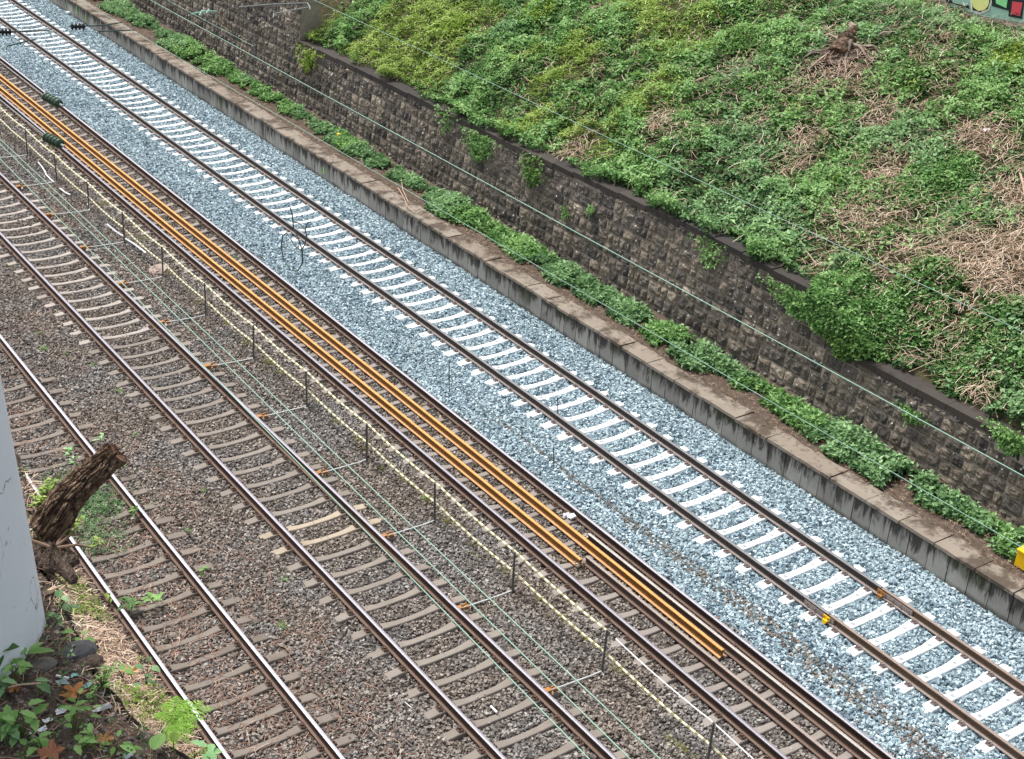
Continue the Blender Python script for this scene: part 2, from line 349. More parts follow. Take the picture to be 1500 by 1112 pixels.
def grid(name, x0, x1, y0, y1, dx, dy, zf, mat, **k):
    xs = np.arange(x0, x1+dx*.5, dx); ys = np.arange(y0, y1+dy*.5, dy); X, Y = np.meshgrid(xs, ys); Z = zf(X, Y)
    V = np.stack([X, Y, Z], 2).reshape(-1, 3); nx = len(xs); i = np.arange(nx-1)[None]+(np.arange(len(ys)-1)*nx)[:, None]
    Fc = np.stack([i, i+1, i+1+nx, i+nx], 2).reshape(-1, 4); return meshobj(name, V, Fc, mat, smooth=True, **k)
tag(grid('ballast_bed', 2.3, 21.1, 2, 84, .2, .25, bedz, M['bed']), kind='structure')

# stones
cube = np.array([(-1, -1, -1), (1, -1, -1), (1, 1, -1), (-1, 1, -1), (-1, -1, 1), (1, -1, 1), (1, 1, 1), (-1, 1, 1)], float)*.5
cubeF = [(0, 3, 2, 1), (4, 5, 6, 7), (0, 1, 5, 4), (1, 2, 6, 5), (2, 3, 7, 6), (3, 0, 4, 7)]
stones = np.array([cube*rng.uniform(.75, 1.25, 3)+rng.uniform(-.24, .24, (8, 3)) for _ in range(24)])
def stonefield(n, x0, x1, y0, y1):
    P = np.stack([rng.uniform(x0, x1, n), rng.uniform(y0, y1, n), np.zeros(n)], 1); P[:, 2] = bedz(P[:, 0], P[:, 1])
    P = P[inframe(P, 45)]; return P
def near_track(P, c, half=1.2):
    return np.abs(P[:, 0]-CX[c]-bow(c, P[:, 1])) < half
DENS = 620
P = stonefield(int(DENS*16.9*58), 4.2, 21.0, 8, 66)
edge = 16.15+.12*(fbm(P[:, 0]*0, P[:, 1], .8, 2)-.5)*2
dist = np.hypot(P[:, 0], P[:, 1])
nb = P[:, 0] > edge+rng.normal(0, .03, len(P))
# brown seam inside the new ballast near the camera
seam = (np.abs(P[:, 0]-16.82-.12*(fbm(P[:, 0]*0, P[:, 1], .5, 6)-.5)) < .22*np.clip((24-P[:, 1])/11, 0, 1)*(.4+1.2*fbm(P[:, 0], P[:, 1], 1.6, 19))) & (rng.random(len(P)) < .6)
mix = (rng.random(len(P)) < .03) & (P[:, 0] < 17.6)
isnew = nb & ~seam & ~mix
keep = np.ones(len(P), bool)
keep &= ~((P[:, 0] < 6.75) & (rng.random(len(P)) < .85))
P[:, 2] += rng.uniform(-.005, .03, len(P))
for c_, y0_, p_ in (('A', 12.27, .588), ('B', 17.65, .603), ('C', 17.19, .604), ('D', 18.62, .612)):
    u_ = P[:, 0]-CX[c_]-bow(c_, P[:, 1]); v_ = np.abs(((P[:, 1]-y0_)/p_+.5) % 1-.5)*p_
    on = (np.abs(u_) < 1.17) & (v_ < .115)
    if c_ == 'A': on &= ~((u_ < -1.06) & (rng.random(len(P)) < .85))
    if c_ == 'D': on &= ~((u_ < -.6) & (rng.random(len(P)) < .3))
    if c_ == 'B': on &= u_ < .86
    if c_ in 'BC': on &= rng.random(len(P)) > .02
    keep &= ~on
for nm, mk, mat, lab in (('new_ballast_stones', isnew & keep, M['newstone'], 'pale blue grey crushed stone ballast under the new track'), ('old_ballast_stones', ~isnew & keep, M['oldstone'], 'brown grey weathered ballast between the old tracks')):
    Q = P[mk]; n = len(Q); s = rng.uniform(.026, .052, n)
    if 'new' in nm: s *= 1.15
    tag(scatter(nm, stones, cubeF, Q, rotm(n), s, np.clip(rng.beta(*((1.0, 1.25) if 'new' in nm else (1.8, 1.9)), n), 0, 1), mat), lab, 'ballast', kind='stuff')

# ------------------------------------------------------------------ sleepers
def sleeper_mesh(style):
    """prestressed concrete sleeper, 2.6 m, low waist in the middle, narrower top; local x across the track"""
    xs = [-1.3, -1.27, -1.02, -.97, -.56, -.5, -.3, 0, .3, .5, .56, .97, 1.02, 1.27, 1.3]
    zt = [-.215, -.20, -.192, -.182, -.182, -.195, -.222, -.228, -.222, -.195, -.182, -.182, -.192, -.20, -.215]
    if style == 'A': ht = [.105]*15; ht = [.10, .105, .11, .11, .105, .1, .082, .078, .082, .1, .105, .11, .11, .105, .10]
    else: ht = [.085, .09, .092, .092, .09, .085, .07, .066, .07, .085, .09, .092, .092, .09, .085]
    V = []; F = []
    for x, z, h in zip(xs, zt, ht):
        V += [(x, -h-.03, -.40), (x, -h, z-.012), (x, -h+.012, z), (x, h-.012, z), (x, h, z-.012), (x, h+.03, -.40)]
    for i in range(len(xs)-1):
        for k in range(5): a = i*6+k; F.append((a, a+6, a+7, a+1))
    F += [tuple(range(6)), tuple((len(xs)-1)*6+k for k in range(6))[::-1]]
    b = MB(); b.add(V, F, .5, 0)
    b.box((-.008, -.079, -.229), (.008, .079, -.2255), .5, 1)
    if style == 'A':
        for x in (-.42, .36): b.box((x, -.035, -.232), (x+.08, .03, -.2045+(.002 if x < 0 else 0)), .5, 2)
        b.box((1.13, -.02, -.21), (1.17, .02, -.1925), .5, 2); b.box((-1.17, -.02, -.21), (-1.13, .02, -.1925), .5, 2)
    return b
def fast_mesh(x0, s):
    b = MB()
    if True:
        b.box((x0+s*.12-.045, -.055, -.19), (x0+s*.12+.045, .055, -.165))       # guide plate
        b.tube([(x0+s*.12, 0, -.165), (x0+s*.12, 0, -.118)], .02, 6)            # screw head
        b.tube([(x0+s*.155, -.03, -.15), (x0+s*.105, -.055, -.14), (x0+s*.075, -.03, -.13), (x0+s*.11, 0, -.145), (x0+s*.075, .03, -.13), (x0+s*.105, .055, -.14), (x0+s*.155, .03, -.15)], .009, 5)
    return b
def lay_sleepers(c, y0, pitch, ka, kb, style, mats, label, group, special={}, seed=3):
    r = random.Random(seed); protos = None; body = sleeper_mesh(style)
    for k in range(ka, kb):
        y = y0+k*pitch; x = CX[c]+float(bow(c, y))
        mk = special.get(k, 0)
        if protos is None:
            root = empty('railway_sleeper', (x, y, 0), label, 'railway sleeper', group)
            bo = body.build('concrete_body', [mats[0], M['joint'], M['mark']], root)
            protos = (root, bo)+tuple(fast_mesh(g_, s_).build('rail_fastening', mats[1], root) for g_ in (-G, G) for s_ in (-1, 1))
        else:
            root = protos[0].copy(); COL.objects.link(root); root.location = (x, y, 0)
            for ch in protos[1:]:
                q = ch.copy(); COL.objects.link(q); q.parent = root
        root.rotation_euler = (0, 0, r.uniform(-.006, .006)); root.location.z = r.uniform(-.008, .004); root.location.x += r.uniform(-.012, .012)
        if mk:
            bo2 = [q for q in root.children if q.name.startswith('concrete_body')][0]
            me = bo2.data.copy(); me.materials[0] = M['slpale']; bo2.data = me; root['label'] = 'pale yellowish concrete sleeper among the grey ones, in the middle of the polished track'
            root['group'] = 'pale yellowish sleepers side by side'
lay_sleepers('A', 12.27, .588, -7, 90, 'A', (M['slnew'], M['clampnew']), 'bright white new concrete sleeper in the pale blue ballast', 'white concrete sleepers of the new track')
lay_sleepers('B', 17.65, .603, -13, 60, 'B', (M['slmid'], M['clamp']), 'grey concrete sleeper beneath the orange loose rails', 'grey sleepers of the track carrying the loose rails', seed=4)
ky = round((at(455, 795, -.2)[1]-17.19)/.604); kf = int((at(205, 478, -.2)[1]-17.19)/.604)
M['slpink'] = concrete('pale_pinkish_concrete', (.32, .285, .255), (.43, .385, .345))
lay_sleepers('C', 17.19, .604, -11, kf, 'C', (M['slold'], M['clamp']), 'brownish grey sleeper of the polished track beside the tape barrier', 'brownish grey sleepers of the track beside the barrier', {ky: 1, ky+1: 1}, seed=5)
lay_sleepers('C', 17.19, .604, kf, 43, 'C', (M['slpink'], M['clamp']), 'paler pinkish grey sleeper in the far half of the track beside the tape barrier', 'paler sleepers in the far half of the track beside the barrier', seed=8)
lay_sleepers('D', 18.62, .612, -8, 19, 'D', (M['sldark'], M['clamp']), 'dark weathered sleeper of the left track, half buried in debris', 'dark sleepers of the left track', seed=6)

# ------------------------------------------------------------------ rails
PROF = [(-.034, -.012), (-.030, -.003), (-.012, 0), (.012, 0), (.030, -.003), (.034, -.012), (.034, -.034), (.010, -.050), (.009, -.125), (.030, -.148), (.072, -.158), (.072, -.170),
        (-.072, -.170), (-.072, -.158), (-.030, -.148), (-.009, -.125), (-.010, -.050), (-.034, -.034)]
PM = [0, 0, 0, 0, 0, 1, 1, 1, 1, 2, 2, 2, 2, 2, 1, 1, 1, 1]     # material of the strip between point i and i+1
def rail(name, path, mats, label, group=None, zoff=0., cap=True, sc=1.0):
    path = [np.array(p, float) for p in path]; V = []; F = []; I = []; n = len(PROF); p0 = path[0]
    for i, p in enumerate(path):
        d = path[min(i+1, len(path)-1)]-path[max(i-1, 0)]; d /= np.linalg.norm(d); s = np.array([d[1], -d[0], 0])
        for u, v in PROF: V.append(p-p0+s*u*sc+np.array([0, 0, v*sc+zoff]))
    for i in range(len(path)-1):
        for k in range(n): F.append((i*n+k, i*n+(k+1) % n, (i+1)*n+(k+1) % n, (i+1)*n+k)); I.append(PM[k])
    if cap:
        for e in (0, (len(path)-1)*n):
            q = [e+k for k in range(n)]
            F += [(q[0], q[1], q[2], q[3], q[4], q[5], q[6], q[17]), (q[17], q[6], q[7], q[16]), (q[16], q[7], q[8], q[15]), (q[15], q[8], q[9], q[14]), (q[14], q[9], q[10], q[11], q[12], q[13])]; I += [1]*5
    o = meshobj(name, V, F, mats, None, None, I); o.location = tuple(p0); tag(o, label, 'rail', group); return o
def trackpath(c, side, y0, y1, step=1.0):
    ys = np.arange(y0, y1+.01, step); return [(CX[c]+side*G+float(bow(c, y)), y, 0) for y in ys]
shine = [M['headmid'], M['web'], M['foot']]; whitehead = [M['headshine'], M['web'], M['foot']]; dull = [M['headdull'], M['webnew'], M['footnew']]; brown = [M['headbrown'], M['webbrown'], M['footnew']]
jl = at(1205, 905)[1]; jr = at(1290, 862)[1]
rail('running_rail', trackpath('A', -1, jl+.02, 74), dull, 'long dull grey rail on white sleepers, on the side away from the concrete kerb')
rail('running_rail', trackpath('A', 1, jr+.02, 74), dull, 'long dull grey rail on white sleepers, nearest the low concrete kerb wall')
rail('running_rail', [(CA-G+float(bow('A', y)), y, 0) for y in np.linspace(4, jl, 12)], brown, 'short brown rail beyond the yellow clamp at the joint of the new track')
rail('running_rail', [(CA+G+float(bow('A', y)), y, 0) for y in np.linspace(4, jr, 12)], brown, 'short brown rail between rust coloured joint and frame, nearest the kerb wall')
rail('running_rail', trackpath('B', -1, 4, 60), shine, 'polished running rail next to the tape barrier, left of the orange rails')
rail('running_rail', trackpath('B', 1, 4, 60), [M['headshine'], M['web'], M['foot']], 'running rail along the edge of the pale blue ballast')
rail('running_rail', trackpath('C', -1, 6, 52), shine, 'polished rail second from the left track, facing the brown ballast strip')
rail('running_rail', trackpath('C', 1, 6, 52), shine, 'polished rail that the barrier arms are clamped to')
rail('running_rail', trackpath('D', -1, 9, 40), whitehead, 'leftmost polished rail beside the dry grass and the fern')
rail('running_rail', trackpath('D', 1, 9, 40), whitehead, 'polished rail passing behind the cut bark covered log')
# loose rails lying on the sleepers of track B
def loose(pts, z=-.015, step=1.2):
    pts = [(at(x, y, z)[0], at(x, y, z)[1]) for x, y in pts]; pts.sort(key=lambda q: q[1]); ys = np.arange(pts[0][1], pts[-1][1]+.01, step); ys = np.append(ys, pts[-1][1])
    xs = np.interp(ys, [q[1] for q in pts], [q[0] for q in pts]); return [(x, y, z) for x, y in zip(xs, ys)]
orange = [M['orangehead'], M['orangewebshade'], M['orangefoot']]
def fixed(pts, z=-.015, n=40):
    ys = np.linspace(pts[0][1], pts[-1][1], n); xs = np.interp(ys, [q[1] for q in pts], [q[0] for q in pts]); return [(x, y, z) for x, y in zip(xs, ys)]
rail('loose_rail', fixed([(15.0, 17.45), (14.93, 26.8), (14.85, 36), (14.80, 52), (14.8, 64)]), orange, 'orange rusted loose rail that ends first, lying left of its pair')
rail('loose_rail', fixed([(15.5, 13.95), (15.5, 18), (15.46, 27.5), (15.37, 38), (15.27, 53), (15.2, 64)]), orange, 'orange rusted loose rail reaching furthest down, lying right of its pair')
rail('loose_rail', fixed([(15.2, 4), (15.19, 11), (15.17, 17.5)]), [M['loosehead'], M['looseweb'], M['foot']], 'dark brown loose rail starting where the shorter orange rail ends')
rail('loose_rail', fixed([(15.74, 4), (15.72, 11), (15.69, 18.1)]), [M['loosebright'], M['looseweb'], M['foot']], 'loose rail with bright worn head, between the longer orange rail and the outer running rail')
# joint clamps on the new track
def joint_clamp(px, py, side, mat, label, L=.16):
    y = at(px, py)[1]; x = CA+side*G+float(bow('A', y)); o = empty('rail_joint_clamp', (x, y, -.17), label, 'rail clamp')
    b = MB()
    for s in (-1, 1):
        b.box((s*.04-.014, -L/2, .03), (s*.04+.014, L/2, .125)); b.box((s*.075-.03, -.05, .012), (s*.075+.03, .05, .05))
    b.box((-.115, -.03, -.02), (.115, .03, -.002)); b.build('clamp_jaw', mat, o)
    c = MB()
    for yy in (-.05, .05): c.tube([(-.075, yy, .08), (.075, yy, .08)], .013, 6)
    c.build('bolt', M['clamp'], o)
joint_clamp(1204, 903, -1, M['yellow'], 'small yellow clamp on the joint of the new track'); joint_clamp(1290, 864, 1, M['orangeclamp'], 'rust brown clamp on the joint nearest the kerb', .2)
def fishplate(px, py, side, label, L=.75):
    y = at(px, py)[1]; x = CA+side*G+float(bow('A', y)); o = empty('fishplate', (x, y, 0), label, 'fishplate'); b = MB(); c = MB()
    for s in (-1, 1):
        b.box((s*.028-.012, -L/2, -.135), (s*.028+.012, L/2, -.045))
        for q in np.linspace(-L/2+.08, L/2-.08, 4): c.tube([(s*.04, q, -.09), (s*.062, q, -.09)], .018, 6)
    b.build('plate', M['footnew'], o); c.build('bolt', M['clampnew'], o)
fishplate(1195, 893, -1, 'steel fishplate joining grey and brown rail beside the yellow clamp'); fishplate(1310, 880, 1, 'steel fishplate on the kerb side rail below the rust brown clamp')

# ------------------------------------------------------------------ kerb wall (low concrete wall) and strip behind it
kz = .42
root = empty('kerb_wall', (21.0, 30, -.3), 'long low stained concrete wall with paved top beside the new track', 'wall')
b = MB(); y = 5.0
while y < 76:
    dx = random.uniform(-.008, .008); b.box((.0+dx, y-30+.010, -.2), (.16, y-30+.490, kz+.3-.075), random.random()); y += .5
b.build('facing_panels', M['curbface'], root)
b = MB(); y = 5.0
while y < 76:
    L = random.choice([.9, 1.0, 1.0, 1.1]); dz = random.uniform(-.018, .012); j = random.uniform(-.012, .012); wv = random.uniform(.46, .56)
    q = 6; V = []; F = []
    for i in range(q+1):
        yy = y-30+.013+(L-.026)*i/q; e = random.uniform(-.012, .012)
        V += [(-.035+j+e*.3, yy, kz+.3-.07+dz), (-.03+j+e*.5, yy, kz+.3+dz), (wv+e*3, yy, kz+.3+dz+random.uniform(-.008, .004)), (wv+e*3, yy, kz+.3-.09+dz)]
    for i in range(q):
        for k in range(3): F.append((i*4+k, i*4+4+k, i*4+5+k, i*4+1+k))
        F.append((i*4+3, i*4+7, i*4+4, i*4))
    F += [(0, 1, 2, 3), (q*4+3, q*4+2, q*4+1, q*4)]
    b.add(V, F, random.random()); y += L
b.build('top_slabs', M['curbtop'], root)
tag(grid('soil_strip', 21.15, 23.3, 4, 78, .1, .15, lambda x, y: .37+.07*(fbm(x, y, 2.2, 3)-.4)*2*np.clip((x-21.5)/.4, 0, 1)-.05*np.clip((21.45-x)/.25, 0, 1), M['soil']), kind='structure')

# ------------------------------------------------------------------ retaining wall
def wtop(y): return np.interp(y, [18.2, 18.6, 24, 31, 42, 45], [2.86, 2.86, 2.98, 2.74, 2.6, 2.5]) if y >= 19.2 else 2.0
def wx(z): return 23.03+(z-.3)*.12          # battered face
def stone_wall(name, ya, yb, topf, label, zb=.25, capmat=True):
    root = empty(name, (wx(zb), (ya+yb)/2, zb), label, 'wall'); ox, oy, oz = wx(zb), (ya+yb)/2, zb
    b = MB(); mo = MB(); r = random.Random(int(ya*10)); z = zb; ci = 0
    maxz = max(topf(q) for q in np.linspace(ya, yb, 30))
    while z < maxz-.05:
        h = r.uniform(.25, .32); y = ya+r.uniform(-.4, 0)
        while y < yb:
            L = r.choice([.22, .28, .33, .38, .46])*r.uniform(.9, 1.1); yc = y+L/2; zt = z+h
            cap = topf(min(max(yc, ya), yb))-.16
            if zt > cap: zt = cap
            y0, y1 = max(y, ya), min(y+L, yb)
            if zt-z > .07 and y1-y0 > .05:
                g = r.uniform(.010, .021); n = 7; bul = r.uniform(.018, .062); V = []; F = []; cx, cz = r.uniform(-.5, .5), r.uniform(-.5, .5); lo = [[r.uniform(-.022, .022) for _ in range(4)] for _ in range(4)]
                for i in range(n):
                    for k in range(n):
                        u = i/(n-1)*2-1; v = k/(n-1)*2-1
                        e = (1-abs(u)**6)*(1-abs(v)**6); d = bul*e*(1-.35*abs(u-cx))*(1-.3*abs(v-cz))+e*(lo[i//2][k//2]+r.uniform(-.014, .014))+.008
                        yy = (y0+g)+(y1-y0-2*g)*(u+1)/2+(r.uniform(-.008, .008)); zz = z+g+(zt-z-2*g)*(v+1)/2+(r.uniform(-.008, .008))
                        V.append((wx(zz)-ox-d, yy-oy, zz-oz))
                for i in range(n-1):
                    for k in range(n-1): F.append((i*n+k, i*n+k+1, (i+1)*n+k+1, (i+1)*n+k))
                b.add(V, F, min(1, max(0, r.gauss(.45, .25))))
            y += L
        z += h
    b.build('stonework', M['basalt'], root)
    ys = list(np.linspace(ya, yb, max(2, int((yb-ya)/1.0)))); V = []; F = []
    for yy in ys:
        t = topf(yy)-.15
        V += [(wx(zb)-ox+.006, yy-oy, -.05), (wx(t)-ox+.006, yy-oy, t-oz), (wx(t)-ox+.55, yy-oy, t-oz), (wx(t)-ox+.55, yy-oy, -.05)]
    for i in range(len(ys)-1):
        for k in range(3): F.append((i*4+k, i*4+k+1, i*4+5+k, i*4+4+k))
    F += [(0, 3, 2, 1), tuple(4*(len(ys)-1)+k for k in range(4))]
    mo.add(V, F); mo.build('mortar_core', M['mortar'], root)
    c = MB(); y = ya
    while y < yb-.1:
        L = min(r.uniform(.8, 1.3), yb-y); t = topf(y+L/2)+r.uniform(-.012, .012)
        c.box((wx(t)-ox-.06, y-oy+.006, t-.15-oz+.004), (wx(t)-ox+.42, y+L-oy-.006, t-oz), r.random()); y += L
    c.build('coping', M['coping'], root); return root
stone_wall('retaining_wall', 19.25, 44.9, wtop, 'long dark stone retaining wall with coping below the green slope')
stone_wall('retaining_wall', 5.0, 19.23, lambda y: 2.0+.0*y, 'lower stretch of dark stone wall past the step, at the right edge')
stone_wall('retaining_wall', 44.92, 74, lambda y: 5.2, 'taller dark stone wall rising beyond the end of the green slope')

# ------------------------------------------------------------------ green slope
def slz(x, y):
    x = np.asarray(x, float); y = np.asarray(y, float)
    base = np.interp(y, [17.9, 19.4, 24, 31, 42, 45], [1.9, 2.72, 2.84, 2.6, 2.46, 2.4])
    top = 2.9+.5*(x-23.6); k = np.clip((x-23.5)/1.6, 0, 1)
    return base*(1-k)+top*k+.30*(fbm(x, y, .45, 8)-.5)*k+.08*(fbm(x, y, 1.6, 21)-.5)*k-.40*np.clip((x-31.6)/1.2, 0, 1)
tag(grid('embankment_slope', 23.6, 34, 2, 46.6, .2, .25, slz, M['bank']), kind='structure')
tag(meshobj('upper_terrace', [(33.9, -20, 7.7), (140, -20, 7.7), (140, 120, 7.7), (33.9, 120, 7.7)], [(0, 1, 2, 3)], M['ground']), kind='structure')
def onslope(px, py):
    d = _fw+(px-750)/FOC*RT-(py-556)/FOC*UP; t = 20.
    for _ in range(60):
        p = np.array([0, 0, CH])+t*d; t += (p[2]-float(slz(p[0], p[1])))*.6
    return np.array([0, 0, CH])+t*d
# leaf templates: bramble leaflets in threes, folded rhombs
def leaflet(ang, L=1., W=.62, off=.15):
    c, s = math.cos(ang), math.sin(ang); pts = [(off, 0, 0), (off+L*.42, W/2, .13), (off+L, 0, -.12), (off+L*.42, -W/2, .13)]
    return [(x*c-y*s, x*s+y*c, z) for x, y, z in pts]
tri = np.array(leaflet(0)+leaflet(2.0, .85)+leaflet(-2.0, .85)); triF = [(0, 1, 2, 3), (4, 5, 6, 7), (8, 9, 10, 11)]
narrow = np.array(leaflet(0, 1.2, .3, 0)+leaflet(2.1, 1.1, .3, 0)+leaflet(-2.1, 1.1, .3, 0))
# dry patches: given in the photo frame, kept as world discs on the slope
patches = [(1230, 115, .9, .8), (1080, 110, .7, .35), (1290, 180, .6, .8), (1180, 210, .5, .8), (1300, 260, .9, .8), (1250, 330, 1.2, .7), (1450, 400, 1.7, 1.1), (1400, 380, 1.1, 1.0), (1160, 250, .6, .6), (1440, 210, .7, 1.0), (1340, 95, .6, .5), (840, 228, .5, .9), (960, 190, .5, .8), (1370, 70, .7, .6), (1320, 380, .9, .8), (880, 20, .6, .5),
           (1190, 130, .7, .5), (1480, 300, 1.0, .9), (1200, 395, .4, .6), (1420, 590, .5, 1.2), (1330, 300, .9, .5), (1000, 195, .5, .5), (1100, 190, .5, .4), (1210, 60, .5, .6), (1265, 250, .6, .5)]
PW = [(*onslope(x, y)[:2], r*.9, s*1.0) for x, y, r, s in patches]
def dryness(x, y):
    d = 0*x
    for a_, b_, r, s in PW: d = np.maximum(d, s*np.exp(-(((x-a_)**2+(y-b_)**2)/(r*r))))
    return d
n = 135000
P = np.stack([rng.uniform(23.18, 33.2, n), rng.uniform(11, 44.8, n), np.zeros(n)], 1); P = P[(P[:, 0] > 23.72-.55*np.clip(2.6*(fbm(0*P[:, 1], P[:, 1], 1.1, 63)-.36), 0, 1))]
P[:, 2] = np.where(P[:, 0] < 23.7, np.maximum(slz(P[:, 0], P[:, 1]), np.interp(P[:, 1], [18.6, 19.3, 24, 31, 42, 45], [2.0, 2.86, 2.98, 2.74, 2.6, 2.5])), slz(P[:, 0], P[:, 1])); P = P[inframe(P, 50)]
X_, Y_ = P[:, 0], P[:, 1]
mound = fbm(X_, Y_, 1.15, 31, 3); fine = vnoise(X_, Y_, 3.4, 5)
dry = dryness(X_, Y_); dens = np.clip(1.25-1.7*dry, .05, 1)*np.clip(.35+1.5*(mound-.25), .3, 1)
# the wooded right part is thinner
right = np.clip((np.interp(Y_, [14, 26, 34], [1, .6, 0])), 0, 1)*np.clip((X_-25.5)/3, 0, 1); dens *= 1-.62*right*(fbm(X_, Y_, .8, 77) > .44)
k = rng.random(len(P)) < dens; P, mound, fine, dry = P[k], mound[k], fine[k], dry[k]
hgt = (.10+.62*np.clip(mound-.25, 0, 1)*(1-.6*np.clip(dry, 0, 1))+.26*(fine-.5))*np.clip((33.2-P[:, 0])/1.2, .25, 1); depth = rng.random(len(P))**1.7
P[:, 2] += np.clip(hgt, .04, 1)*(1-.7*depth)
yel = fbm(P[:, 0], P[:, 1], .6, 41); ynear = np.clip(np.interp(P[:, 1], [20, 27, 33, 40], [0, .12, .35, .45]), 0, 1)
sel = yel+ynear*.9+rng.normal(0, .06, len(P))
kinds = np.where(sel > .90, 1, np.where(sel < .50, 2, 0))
tt = np.clip(.05+.75*(1-depth)+.6*(fine-.5)+.6*(mound-.5)+rng.normal(0, .17, len(P)), 0, 1)  # deeper leaves tinted darker, painting the shade inside the cover
for kid, nm, mat, tpl, lab in ((0, 'bramble_cover', 'leafmid', tri, 'dense green bramble leaves covering the slope'), (1, 'herb_cover', 'leafyel', narrow, 'yellow green herbs along the top of the retaining wall'), (2, 'ivy_cover', 'leafcool', tri, 'bluish green ivy leaves in patches over the slope')):
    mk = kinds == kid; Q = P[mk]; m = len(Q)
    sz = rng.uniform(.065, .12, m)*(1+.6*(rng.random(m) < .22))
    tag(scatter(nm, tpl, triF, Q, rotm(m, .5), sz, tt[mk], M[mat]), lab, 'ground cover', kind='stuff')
# dry stalks
def straws(name, P, lab, L=(.25, .8), wd=.006, lift=.12, spread=.28, mat='straw', bright=.5, cat='dry stalks'):
    m = len(P); a = rng.uniform(0, 2*np.pi, m); l = rng.uniform(*L, m); bend = rng.normal(0, .25, m); zz = rng.uniform(-.02, spread, m)
    V = np.zeros((m, 4, 2, 3))
    for i, t in enumerate((0, .33, .66, 1.)):
        aa = a+bend*t*2; cx = np.cos(aa)*l*(t-.5); cy = np.sin(aa)*l*(t-.5); cz = lift*l*math.sin(math.pi*t)+zz*(t-.3)*l*1.2
        for j, s in enumerate((-1, 1)):
            V[:, i, j, 0] = P[:, 0]+cx-np.sin(aa)*s*wd; V[:, i, j, 1] = P[:, 1]+cy+np.cos(aa)*s*wd; V[:, i, j, 2] = P[:, 2]+cz+rng.random()*.002
    V[:, :, :, 2] += 0
    f = np.array([(0, 1, 3, 2), (2, 3, 5, 4), (4, 5, 7, 6)]); Fc = (f[None]+(np.arange(m)*8)[:, None, None]).reshape(-1, 4)
    o = meshobj(name, V.reshape(-1, 3), Fc, M[mat], None, np.repeat(np.clip(rng.normal(bright, .24, m), 0, 1), 8)); return tag(o, lab, cat, kind='stuff')
n = 160000; P = np.stack([rng.uniform(23.6, 33.2, n), rng.uniform(11, 46, n), np.zeros(n)], 1)
P = P[inframe(P, 30)]; dr = dryness(P[:, 0], P[:, 1]); base = .05+.10*(fbm(P[:, 0], P[:, 1], .9, 55) > .52); rt = np.clip(np.interp(P[:, 1], [14, 26, 34], [1, .7, 0]), 0, 1)*np.clip((P[:, 0]-25)/3, 0, 1)
k = rng.random(len(P)) < np.clip(dr*.62+base*.3+.15*rt, 0, 1); P = P[k]; P[:, 2] = slz(P[:, 0], P[:, 1])+.08+rng.random(len(P))*.18
straws('dry_stalks', P, 'tangled dry straw coloured stalks in the bare patches of the slope', (.15, .6), .0055)

# wall foot plants: one long irregular band
n = 38000; y = rng.uniform(9, 66, n); mass = fbm(0*y, y, .55, 91, 3); y_ = y
wid = .35+1.0*np.clip(mass-.22, 0, 1); u = rng.random(n); x = 22.62-u*np.clip(wid+.12, .35, 1.02)
P = np.stack([x, y, np.zeros(n)], 1); clump = .45*fbm(x, y, 2.6, 93)+.55*fbm(0*x, y, 1.15, 97, 2); hh = (.18+.95*np.clip(mass-.15, 0, 1))*np.clip(1.25-u, .25, 1)*np.clip(.1+1.9*(clump-.05), .12, 1.6)*.42
dep = rng.random(n)**1.1; P[:, 2] = .42+hh*(1-.9*dep)
k = (rng.random(n) < np.clip((mass-.16)*4.2, 0.08, 1)) & (clump > .36+.10*u) & inframe(P, 40); P = P[k]; dep = dep[k]; clump = clump[k]
far = np.interp(P[:, 1], [20, 60], [1, 1.15])
tt = np.clip(.0+.9*(1-dep)**1.3+.9*(clump-.5)+rng.normal(0, .22, len(P)), 0, 1); m2 = fbm(P[:, 0], P[:, 1], .5, 44) > .52  # shaded interior of the clumps painted into the tint by depth
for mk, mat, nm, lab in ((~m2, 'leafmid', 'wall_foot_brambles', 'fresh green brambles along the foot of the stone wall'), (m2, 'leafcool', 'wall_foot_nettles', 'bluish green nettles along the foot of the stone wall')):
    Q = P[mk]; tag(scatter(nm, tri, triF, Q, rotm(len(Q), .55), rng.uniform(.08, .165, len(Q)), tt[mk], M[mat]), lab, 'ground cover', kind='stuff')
# litter of dead leaves on strip and slabs
n = 17000; P = np.stack([21.15+1.5*rng.random(n)**.9, rng.uniform(9, 64, n), np.zeros(n)], 1); P[:, 2] = np.where(P[:, 0] < 21.7, kz+.012, .44); P = P[inframe(P, 20)]
k = rng.random(len(P)) < np.clip((P[:, 0]-21.15)/.5, .12, 1); P = P[k]
a_ = N('brown_litter'); M['litter'] = a_.out(a_.ramp(a_.attr('tint'), [(0, (.03, .02, .015)), (.5, (.15, .088, .055)), (1, (.5, .36, .25))]), .9)
tag(scatter('leaf_litter', narrow, triF, P, rotm(len(P), .25), rng.uniform(.025, .05, len(P)), rng.random(len(P)), M['litter']), 'brown dead leaf litter on the kerb slabs and soil', 'leaf litter', kind='stuff')

